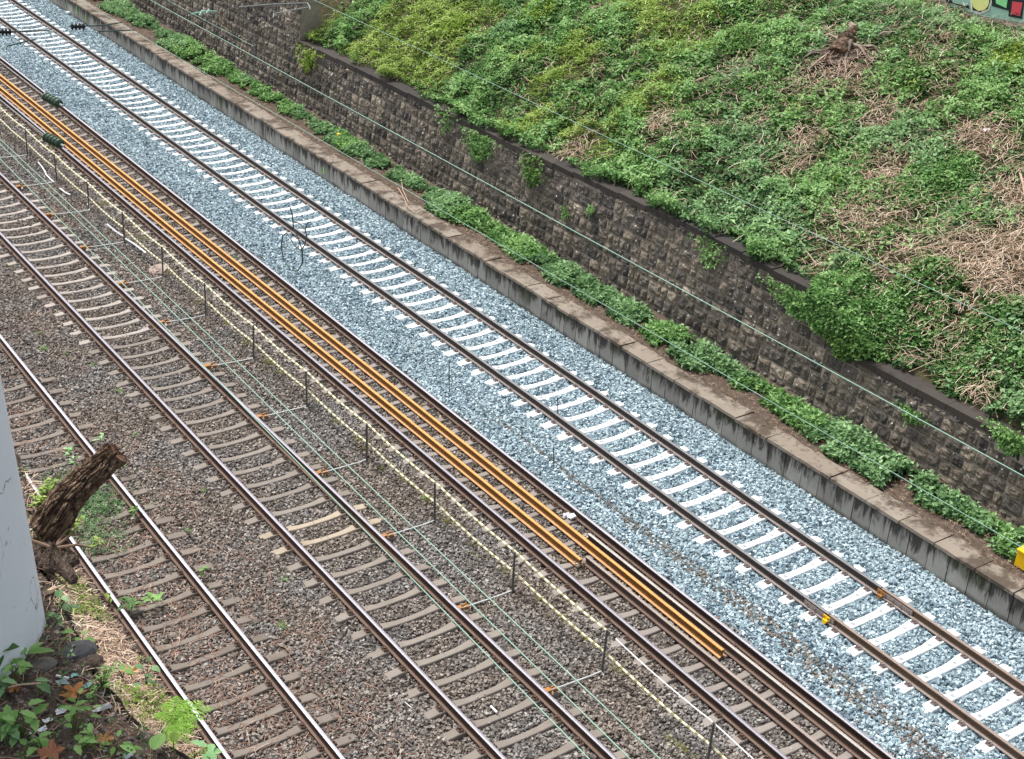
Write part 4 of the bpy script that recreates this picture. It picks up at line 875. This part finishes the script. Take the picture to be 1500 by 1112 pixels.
# ------------------------------------------------------------------ foreground: ledge, pier, log, plants
LZ = 10.95
edge_px = [(113, 902), (153, 975), (207, 1042), (260, 1082), (330, 1116)]
E_ = [at(x, y, LZ)[:2] for x, y in edge_px]; E_ = [np.array([2.24, 8.3]), np.array([2.12, 7.6]), np.array([1.98, 6.9])]+E_+[np.array([2.35, 4.3]), np.array([2.7, 3.2])]
def ledge_edge(y):
    ys_ = [e[1] for e in E_][::-1]; xs_ = [e[0] for e in E_][::-1]; return np.interp(y, ys_, xs_)
def ledz(x, y):
    d = ledge_edge(y)-x; return LZ+.10*(fbm(x, y, 2.2, 15)-.5)+.04*(fbm(x, y, 9, 16)-.5)-.12*np.exp(-np.clip(d, 0, 9)/.12)+.06*np.clip(d-.3, 0, 1)
root = empty('abutment', (0, 5.5, 0), 'dark overgrown masonry abutment carrying the soil ledge at the lower left', 'abutment')
yy = np.linspace(3.2, 8.3, 60); b = MB(); V = []; F = []; lv = np.linspace(-1, LZ-.05, 14)
for i, y in enumerate(yy):
    for j, z in enumerate(lv): V.append((float(ledge_edge(y))-.02-.02*random.random()+(.0), y-5.5, z))
nl = len(lv)
for i in range(len(yy)-1):
    for j in range(nl-1): F.append((i*nl+j, (i+1)*nl+j, (i+1)*nl+j+1, i*nl+j+1))
b.add(V, F); x1 = float(ledge_edge(8.3))-.03; b.add([(-6, 2.8, -1), (x1, 2.8, -1), (x1, 2.8, LZ-.05), (-6, 2.8, LZ-.05)], [(0, 3, 2, 1)]); b.build('masonry_face', M['abut'], root)
ny, nx = 120, 110; V = []; 
for i in range(ny):
    y = 3.2+5.1*i/(ny-1); xe = float(ledge_edge(y)); xs_ = xe-(np.linspace(0, 1, nx)**1.6)*(xe+3.0); zz = ledz(xs_, np.full(nx, y)); j = rng.normal(0, .006, nx); j[0] = 0
    V += list(np.stack([xs_+0*j, np.full(nx, y), zz+j], 1))
i = np.arange(nx-1)[None]+(np.arange(ny-1)*nx)[:, None]; Fc = np.stack([i, i+nx, i+nx+1, i+1], 2).reshape(-1, 4)
tag(meshobj('soil_ledge', V, Fc, M['soil'], smooth=True), kind='structure')
def onledge(px, py, lift=0.): p = at(px, py, LZ); p = at(px, py, float(ledz(p[0], p[1]))+lift); return p
# debris on the ledge
def ledgepts(n, dmax=2.6):
    y = rng.uniform(4.2, 8.1, n); x = ledge_edge(y)-rng.random(n)**1.2*dmax; z = ledz(x, y); P = np.stack([x, y, z], 1); k = inframe(P, 60) & (np.hypot(x-.93, y-6.72) > .9); return P[k]
P = ledgepts(9000); tag(scatter('ledge_pebbles', stones, cubeF, P, rotm(len(P)), rng.uniform(.006, .022, len(P)), rng.beta(1.5, 2.5, len(P)), M['oldstone']), 'small stones and crumbs on the dark soil ledge', 'pebbles', kind='stuff')
P = ledgepts(1500); P[:, 2] += .012; straws('ledge_twigs', P, 'brown twigs and stalks scattered on the soil ledge', (.04, .22), .0018, .04, .06, 'redstraw', .5, 'twigs')
P = ledgepts(3000, .12); P[:, 0] += .03; P[:, 2] -= .03; straws('ledge_edge_grass', P[:330], 'pale dry grass hanging over the edge of the soil ledge', (.06, .24), .002, .1, .3, 'straw', .62, 'dry grass')
P = ledgepts(1500); P[:, 2] += .012; tag(scatter('ledge_litter', narrow, triF, P, rotm(len(P), .4), rng.uniform(.012, .03, len(P)), rng.random(len(P)), M['litter']), 'brown leaf litter on the soil ledge', 'leaf litter', kind='stuff')

P = ledgepts(2600); g_ = fbm(P[:, 0], P[:, 1], 3.2, 88); k = (g_ > .50) & (rng.random(len(P)) < .6); P = P[k]; P[:, 2] += .02+.05*rng.random(len(P))
tag(scatter('ledge_weeds', tri, triF, P, rotm(len(P), .5), rng.uniform(.010, .030, len(P)), np.clip(rng.normal(.45, .25, len(P)), 0, 1), M['leafmid']), 'small green weeds sprinkled over the soil ledge', 'weeds', kind='stuff')
# pier: round column
root = empty('bridge_pier', (.932, 6.717, LZ-.1), 'large round pale grey painted pier with cracks at the left edge', 'pier'); n = 96; V = []; F = []; zs = np.linspace(-.1, 4.2, 60)
for j, z in enumerate(zs):
    for k in range(n):
        t = 2*math.pi*k/n; r = .885-.055*z+.006*float(vnoise(t*6, z*3, 1, 3))-(.012*random.random() if z < .2 else 0); V.append((r*math.cos(t), r*math.sin(t), z))
for j in range(len(zs)-1):
    for k in range(n): F.append((j*n+k, j*n+(k+1) % n, (j+1)*n+(k+1) % n, (j+1)*n+k))
F.append(tuple((len(zs)-1)*n+k for k in range(n))); b = MB(); b.add(V, F); b.build('column', M['pier'], root, True)

# log
A0 = at(56, 776, 10.98); A1 = at(173, 662, 11.42); root = empty('cut_log', A0, 'thick bark covered cut log jutting over the tracks beside the pale pier', 'log')
D = A1-A0; L = np.linalg.norm(D); D /= L; s1 = np.cross(D, [0, 0, 1]); s1 /= np.linalg.norm(s1); s2 = np.cross(s1, D)
n, m = 150, 200; tj, kk = np.meshgrid(np.linspace(0, 1, m+1), np.arange(n), indexing='ij'); th = 2*np.pi*kk/n
rad = np.interp(tj, [0, .25, .55, 1], [.10, .092, .082, .060])
uu = kk/n*26.; vv = tj*L*16
# bark plates: worley-like cells stretched along the log
wr = np.random.default_rng(5); d1 = np.full(uu.shape, 9.); d2 = np.full(uu.shape, 9.); wu = uu+.5*vnoise(uu, vv, .6, 3); wv = (vv+1.4*vnoise(uu, vv, .5, 4))*.42
cu = np.floor(wu).astype(int); cv_ = np.floor(wv).astype(int)
def hsh(a_, b_, s_): n_ = (a_*73856093 ^ b_*19349663 ^ s_*83492791) & 0xffff; return ((n_*40503) & 0xffff)/65535.
pid = np.zeros(uu.shape)
for i_ in (-1, 0, 1):
    for j_ in (-1, 0, 1):
        a_ = (cu+i_) % 26; b_ = cv_+j_; px_ = cu+i_+hsh(a_, b_, 1); py_ = b_+hsh(a_, b_, 2); dd_ = np.hypot(wu-px_, wv-py_)
        nearer = dd_ < d1; d2 = np.where(nearer, d1, np.minimum(d2, dd_)); pid = np.where(nearer, hsh(a_, b_, 3), pid); d1 = np.where(nearer, dd_, d1)
crk = np.clip((d2-d1)/.28, 0, 1); hgt_ = (.010*crk+.014*pid*crk)*(.4+vnoise(uu, vv, .9, 18))+.016*(vnoise(uu, vv, 1.9, 8)-.5)+.008*(vnoise(uu, vv, 5.5, 9)-.5)-.01
rad = rad+hgt_+.018*(vnoise(uu*.2, vv*.25, 1, 33)-.5)
cen = D*(L*tj+np.where(tj > .97, .05*(vnoise(np.cos(th)*2+3, np.sin(th)*2+3, 1.3, 5)-.5), 0))[..., None]+s2*(.025*np.sin(np.pi*tj[..., None])-.04*(1-tj[..., None])**2)
V = (cen+rad[..., None]*(np.cos(th)[..., None]*s1+np.sin(th)[..., None]*s2)).reshape(-1, 3); T = np.clip(.85-crk*1.15+.2*(pid-.5), 0, 1).ravel()
jj = np.arange(m)[:, None]*n; k0 = np.arange(n)[None]; k1 = (np.arange(n)+1)[None] % n
Fc = np.stack([jj+k0, jj+k1, jj+n+k1, jj+n+k0], 2).reshape(-1, 4); meshobj('bark', V, Fc, M['bark'], root, T)
V = [V[m*n+k]-D*.004 for k in range(0, n, 2)]; c = sum(V)/len(V); q = len(V); b = MB(); b.add(V+[c-D*.015], [(k, (k+1) % q, q) for k in range(q)]); b.build('cut_end', M['cutwood'], root)
# earth and roots at its foot
c0 = at(80, 812, LZ-.02); root = empty('root_mound', c0, 'dark mound of roots and earth under the cut log', 'roots'); n, m = 60, 26
tt_, kk = np.meshgrid(np.linspace(0, 1, m+1), np.arange(n), indexing='ij'); th = 2*np.pi*kk/n; rr = .14*np.cos(np.pi/2*tt_)*(.45+1.1*fbm(np.cos(th)*3+7, np.sin(th)*3+7, 1.1, 5)); x_ = rr*np.cos(th)*.85; y_ = rr*np.sin(th)*1.7
z_ = .045*np.sin(np.pi/2*tt_)*(.1+1.8*fbm(x_+9, y_+9, 11, 3))+.02*rng.random(x_.shape)-.02; x_ = x_*(.85+.3*fbm(x_+5, y_, 9, 6)); V = np.stack([x_, y_, z_], 2).reshape(-1, 3)
jj = np.arange(m)[:, None]*n; k0 = np.arange(n)[None]; k1 = (np.arange(n)+1)[None] % n; Fc = np.stack([jj+k0, jj+k1, jj+n+k1, jj+n+k0], 2).reshape(-1, 4)
meshobj('earth', V, Fc, M['soil'], root)
for i in range(4):
    b = MB(); a = random.uniform(0, 6.28); b.tube([(0, 0, .04), (math.cos(a)*.12, math.sin(a)*.2, .07), (math.cos(a)*.2, math.sin(a)*.32, random.uniform(.02, .07))], [.012, .008, .004], 6); b.build('root', M['twig'], root)

# plants on the ledge
def plant(name, px, py, mat, label, leaves, cat='plant', base_lift=0., stemh=.08, loc=None, stemmat='stem'):
    """leaves: list of (dpx, dpy, length m, width m, heading deg in ground plane, lobes)"""
    c = onledge(px, py) if loc is None else np.array(loc); o = empty(name, c, label, cat); lf = MB(); st = MB(); sc = np.linalg.norm(c-np.array([0, 0, CH]))/FOC
    for dx, dy, L_, W_, hd, lb in leaves:
        h = stemh*random.uniform(.6, 1.3); q = (RT*dx-np.cross(RT, [0, 0, 1])*0)*sc; p = q+np.array([RT[0], RT[1], 0])*0
        gy = np.array([_fw[0], _fw[1], 0]); gy /= np.linalg.norm(gy); p = RT*dx*sc+gy*(-dy*sc/abs(math.sin(.5)))*.6+np.array([0, 0, h])
        a = math.radians(hd); rr = np.array([RT[0], RT[1], 0]); rr /= np.linalg.norm(rr); d = rr*math.cos(a)+gy*math.sin(a)+np.array([0, 0, random.uniform(-.1, .35)])
        lf.leaf(p, d, L_, W_, random.uniform(.15, 1), 0, random.uniform(.1, .35), lb); st.tube([(0, 0, -.01), p*.5+np.array([0, 0, h*.2]), p], [.003, .0025, .0015], 4)
    lf.build('foliage', M[mat], o); st.build('stem', M[stemmat], o); return o
def whorl(n, L_, W_, spread=6, lb=1, off=0): return [(random.uniform(-spread, spread), random.uniform(-spread, spread), L_*random.uniform(.75, 1.2), W_*random.uniform(.8, 1.15), off+360*i/n+random.uniform(-20, 20), lb) for i in range(n)]
plant('broadleaf_plant', 42, 968, 'fresh', 'plant with two long pointed leaves at the foot of the pier', [(0, 0, .14, .055, 5, 0), (-4, 2, .13, .05, 172, 0), (2, -2, .09, .04, 60, 0), (-2, 4, .07, .035, 120, 0)], stemh=.06)
plant('seedling', 92, 893, 'leafcool', 'dark green leafy sprig hanging beside the pier', [(-8, -8, .07, .05, 100, 0), (0, 0, .06, .04, -30, 0), (8, 10, .07, .04, -40, 0), (18, 14, .06, .035, -15, 0)], stemh=.07)
plant('seedling', 85, 912, 'leafcool', 'lobed dark green seedling just below the hanging sprig', whorl(6, .06, .035, 9), stemh=.05)
plant('seedling', 96, 933, 'fresh', 'single round bright leaf on the dark soil', [(0, 0, .05, .045, 20, 0), (1, 1, .03, .025, 170, 0)], stemh=.03)
plant('seedling', 121, 945, 'fresh', 'bright seedling with four leaves on the dark soil', [(-3, 0, .055, .035, 150, 1), (2, 3, .07, .045, -50, 1), (4, 0, .06, .04, -5, 1), (0, -5, .05, .03, 85, 1)], stemh=.04)
plant('seedling', 56, 910, 'fresh', 'small pale leaf growing against the pier base', [(0, 0, .045, .035, 80, 1), (0, 3, .04, .03, 10, 1)], stemh=.04)
plant('lobed_plant', 22, 1000, 'fresh', 'cluster of bright lobed leaves at the left edge below the pier', whorl(9, .075, .05, 13), stemh=.1)
plant('lobed_plant', 3, 985, 'leafdark', 'dark green rounded leaf at the left edge', [(0, 0, .1, .09, 30, 0), (-4, 4, .09, .08, -60, 0)], stemh=.12)
plant('lobed_plant', 6, 1025, 'leafcool', 'grey green drooping leaves at the left edge', whorl(6, .08, .05, 8), stemh=.08)
plant('serrated_plant', 62, 1018, 'leafcool', 'large serrated leaf lying on the soil left of the orange leaf', [(-6, -4, .11, .065, -40, 1), (-12, -10, .08, .04, -10, 1), (-16, -6, .07, .035, 170, 1)], stemh=.05)
plant('serrated_plant', 32, 1078, 'fresh', 'dense leafy plant in the bottom left corner', whorl(13, .085, .055, 18), stemh=.12)
plant('serrated_plant', 10, 1095, 'leafcool', 'spreading leaves at the very bottom left', whorl(9, .09, .055, 14), stemh=.08)
plant('serrated_plant', 50, 1100, 'fresh', 'low leaves right of the dense bottom left plant', whorl(7, .07, .045, 12), stemh=.05)
plant('tall_weed', 108, 1075, 'fresh', 'tall weed with stacked light leaves at the bottom', whorl(7, .06, .035, 8, off=10)+[(0, -30, .05, .028, 90, 1), (-5, -24, .05, .03, 150, 1), (6, -20, .05, .03, 20, 1), (-8, -12, .06, .035, 170, 1), (9, -10, .06, .035, 0, 1), (22, -6, .06, .03, -10, 1), (28, -4, .05, .025, 5, 1)], stemh=.12)
plant('tall_weed', 125, 1100, 'fresh', 'light leaves beside the tall weed at the bottom edge', whorl(9, .065, .04, 12), stemh=.07)
plant('narrow_weed', 152, 1010, 'fresh', 'spindly weed with narrow leaves near the ledge edge', [(random.uniform(-9, 9), random.uniform(-22, 14), .05, .011, random.uniform(0, 360), 0) for _ in range(24)], stemh=.09)
plant('narrow_weed', 136, 1026, 'fresh', 'small narrow leaved weed left of the spindly one', [(random.uniform(-4, 4), random.uniform(-9, 9), .03, .01, random.uniform(0, 360), 0) for _ in range(10)], stemh=.05)
plant('hanging_weed', 180, 992, 'fresh', 'green leaves at the ledge edge right of the spindly weed', [(-8, -4, .08, .05, 10, 0), (4, 3, .06, .04, -10, 0), (-10, 6, .04, .03, 200, 0)], stemh=.05)
plant('hanging_weed', 215, 1000, 'leafcool', 'round leaved stem rising at the ledge edge above the fern', [(-6, -4, .05, .04, 160, 0), (6, -5, .055, .045, -20, 0), (0, -12, .04, .03, 90, 0), (2, 10, .05, .03, 0, 0), (10, 24, .045, .03, -30, 0), (3, 30, .04, .03, 200, 0)], stemh=.1)
plant('hanging_weed', 200, 1030, 'leafyel', 'yellowish weed just left of the fern', whorl(10, .045, .025, 14), stemh=.05)
plant('low_weed', 172, 1098, 'fresh', 'low leafy stem at the bottom between the weeds and the round leaf', [(-10, 0, .05, .035, 170, 1), (0, -6, .045, .03, 90, 1), (10, 4, .06, .03, -10, 1), (22, 8, .07, .03, -20, 1), (-2, 6, .05, .03, -90, 1)], stemh=.05)
plant('round_leaf_plant', 226, 1112, 'fresh', 'single large rounded green leaf at the bottom edge', [(0, 0, .125, .08, 82, 0), (-22, 10, .1, .04, 150, 0)], stemh=.07)
plant('round_leaf_plant', 305, 1118, 'mint', 'pale mint green leaves at the bottom edge beside the leftmost rail', whorl(5, .08, .05, 6, off=30), stemh=.06, loc=at(305, 1115, 11.0))
plant('round_leaf_plant', 255, 1102, 'leafyel', 'yellowing brownish leaf beside the large rounded leaf', [(0, 0, .075, .05, 95, 0)], stemh=.06)
plant('shrub', 58, 735, 'leafyel', 'yellow green shrub squeezed between pier and log', [(random.uniform(-7, 9), random.uniform(-42, 12), .035, .02, random.uniform(0, 360), 1) for _ in range(90)], stemh=.1, loc=at(60, 752, 10.98))
plant('shrub', 92, 800, 'leafyel', 'yellow green leafy twig below the log beside the pier', [(random.uniform(-20, 20), random.uniform(-26, 26), .05, .032, random.uniform(0, 360), 1) for _ in range(70)], stemh=.12)
plant('shrub', 108, 822, 'fresh', 'sparse light leaves hanging under the yellow green twig', [(random.uniform(-10, 10), random.uniform(-8, 14), .04, .02, random.uniform(0, 360), 1) for _ in range(12)], stemh=.05, loc=at(108, 828, 10.8))
for px, py, mat, lab, nn, L_ in ((100, 668, 'mint', 'pale mint leaves above the log between the left rails', 6, .14), (108, 678, 'mint', 'second tuft of pale mint leaves above the log', 5, .12), (148, 648, 'mint', 'pale mint leaf tuft beside the upper end of the log', 5, .13), (177, 688, 'fresh', 'green tuft just right of the cut end of the log', 8, .1), (196, 754, 'leafdark', 'dark green tuft between the left rails below the log', 9, .13), (190, 890, 'leafdark', 'dark green weed standing against the leftmost rail', 14, .18), (225, 884, 'fresh', 'light green weed between the left rails', 12, .16), (299, 842, 'leafdark', 'small dark green tuft against the rail in the gravel', 7, .12), (143, 800, 'leafyel', 'yellow green tuft between the left rails near the ledge', 9, .12), (160, 877, 'leafyel', 'yellow weed left of the leftmost rail', 8, .12)):
    c = at(px, py, -.12); plant('track_weed', px, py, mat, lab, whorl(nn, L_, L_*.6, 6), stemh=.12, loc=c)
# fern
c = onledge(250, 1065); c = at(252, 1062, 10.9); o = empty('fern', c, 'bright yellow green fern growing over the ledge beside the leftmost rail', 'fern')
rr = np.array([RT[0], RT[1], 0]); rr /= np.linalg.norm(rr); gy = np.array([_fw[0], _fw[1], 0]); gy /= np.linalg.norm(gy)
for i, (hd, L_) in enumerate([(120, .16), (100, .19), (80, .17), (55, .2), (20, .17), (0, .14), (-40, .15), (-70, .15), (150, .13), (-100, .1), (35, .22), (-20, .14), (70, .15)]):
    a = math.radians(hd); d = rr*math.cos(a)+gy*math.sin(a)*1.3; b = MB(); pts = [d*L_*t+np.array([0, 0, .10*t-.12*t*t]) for t in np.linspace(0, 1, 12)]; b.tube(pts, .0016, 4)
    sd_ = np.cross(d, [0, 0, 1]); sd_ /= np.linalg.norm(sd_)
    for k in range(1, 12):
        wv = L_*.30*math.sin(math.pi*min(1, k/12+.12))
        for s in (-1, 1): b.leaf(pts[k], sd_*s+d*.45, wv, .012, random.uniform(.2, 1), 0, .2)
    b.build('frond', M['fern'], o)
# dead maple leaf (flat lobed)
def lobed_leaf(px, py, R_, mat, label, rot=0.):
    c = onledge(px, py, .02); b = MB(); V = [(0, 0, .008)]; n = 30
    for k in range(n):
        t = 2*math.pi*k/n; r = R_*(.45+.55*abs(math.cos(2.5*t))**1.3)*random.uniform(.85, 1.1); V.append((r*math.cos(t+rot), r*math.sin(t+rot), random.uniform(-.004, .02)+r*.15))
    b.add(V, [(0, k+1, (k+1) % n+1) for k in range(n)]); b.tube([(0, 0, .005), (R_*1.0*math.cos(rot+3.1), R_*1.2*math.sin(rot+3.1), .01)], .0015, 4); o = b.build('dead_leaf', mat); o.location = tuple(c); tag(o, label, 'dead leaf')
lobed_leaf(108, 1016, .075, M['deadleaf'], 'orange brown lobed dead leaf lying on the dark soil', .6); lobed_leaf(153, 1085, .05, plain('tan_leaf', (.42, .24, .1)), 'tan dead leaf near the bottom edge', 2.); lobed_leaf(75, 1105, .07, plain('rust_leaf', (.3, .13, .07)), 'rust brown dead leaf at the bottom between the plants', 1.1); lobed_leaf(20, 1010, .04, M['deadleaf'], 'small orange dead leaf under the left edge plants', .2); lobed_leaf(192, 985, .05, plain('buff_leaf', (.5, .3, .16)), 'buff coloured curled leaf at the ledge edge', 1.7)
def ledge_scrap(px, py, s, mat, label, asp=.7):
    c = onledge(px, py, .012); b = MB(); q = 5; V = [((i/(q-1)-.5)*s+random.uniform(-.1, .1)*s, ((k/(q-1)-.5)*s*asp)+random.uniform(-.1, .1)*s, random.uniform(0, s*.3)) for i in range(q) for k in range(q)]; b.add(V, [(i*q+k, i*q+k+1, (i+1)*q+k+1, (i+1)*q+k) for i in range(q-1) for k in range(q-1)]); o = b.build('litter_scrap', mat); o.location = tuple(c); tag(o, label, 'litter')
ledge_scrap(89, 1043, .05, M['white'], 'white torn scrap on the soil below the orange dead leaf'); ledge_scrap(70, 1056, .045, M['white'], 'upper of two white scraps left of the tall weed'); ledge_scrap(61, 1070, .05, M['white'], 'lower of two white scraps left of the tall weed'); ledge_scrap(47, 1075, .025, M['white'], 'tiny white scrap by the dense bottom left plant')
ledge_scrap(92, 1001, .055, plain('grey_green_shard', (.3, .38, .34)), 'grey green shard left of the orange dead leaf'); ledge_scrap(128, 1006, .05, M['teal'], 'teal shard right of the orange dead leaf', .5); ledge_scrap(109, 990, .035, M['teal'], 'small pale teal shard above the orange dead leaf'); ledge_scrap(150, 1040, .09, plain('silver_strip', (.55, .56, .56)), 'silvery crumpled strip on the dark soil near the ledge edge', .25)
ledge_scrap(187, 1108, .04, plain('lilac_grey', (.5, .53, .62)), 'grey lilac pebble like disc at the bottom edge', .8)
def ledge_rod(pts, r, mat, label, name='stick', cat='stick', lift=.015):
    P = [onledge(x, y, lift) for x, y in pts]; b = MB(); b.tube([p-P[0] for p in P], r, 6); o = b.build(name, mat); o.location = tuple(P[0]); tag(o, label, cat)
ledge_rod([(82, 990), (101, 994)], .008, M['white'], 'short white tube above the grey green shard'); ledge_rod([(130, 1092), (169, 1068)], .006, plain('red_brown_stick', (.36, .2, .14)), 'reddish brown stick pointing up right at the bottom'); ledge_rod([(0, 1010), (30, 1003), (60, 1001)], .005, M['straw'], 'thin pale stem arching across the left edge', lift=.06)
ledge_rod([(56, 955), (56, 930), (58, 905)], .003, M['straw'], 'thin upright stalk in front of the pier base', lift=.03); ledge_rod([(80, 1022), (100, 1033), (128, 1038)], .005, M['twig'], 'curved brown twig under the orange dead leaf'); ledge_rod([(64, 820), (80, 828), (100, 838), (106, 845)], .007, M['twig'], 'curved dark twig beside the pier below the log')
ledge_rod([(70, 868), (86, 862), (99, 864)], .018, plain('tan_stick', (.5, .38, .26)), 'short thick tan stick beside the pier'); ledge_rod([(70, 840), (96, 856)], .007, M['straw'], 'pale broken stick beside the pier')
def ledge_rock(px, py, s, label, mat=None):
    c = onledge(px, py); b = MB(); n, m = 12, 7; V = []; F = []
    for j in range(m+1):
        ph = -math.pi/2+math.pi*j/m
        for k in range(n): t = 2*math.pi*k/n; r = s*math.cos(ph)*random.uniform(.85, 1.1); V.append((r*math.cos(t)*1.3, r*math.sin(t), s*.5*math.sin(ph)*random.uniform(.9, 1.1)))
    for j in range(m):
        for k in range(n): F.append((j*n+k, j*n+(k+1) % n, (j+1)*n+(k+1) % n, (j+1)*n+k))
    b.add(V, F); o = b.build('rock', mat or M['abut']); o.location = tuple(c); tag(o, label, 'rock')
ledge_rock(112, 957, .09, 'dark grey rock under the bright seedling', plain('dark_rock', (.07, .07, .075), .8, 0, .4)); ledge_rock(62, 975, .06, 'brown stone beside the two long leaves'); ledge_rock(128, 972, .07, 'brown earth clod at the ledge edge', M['soil'])
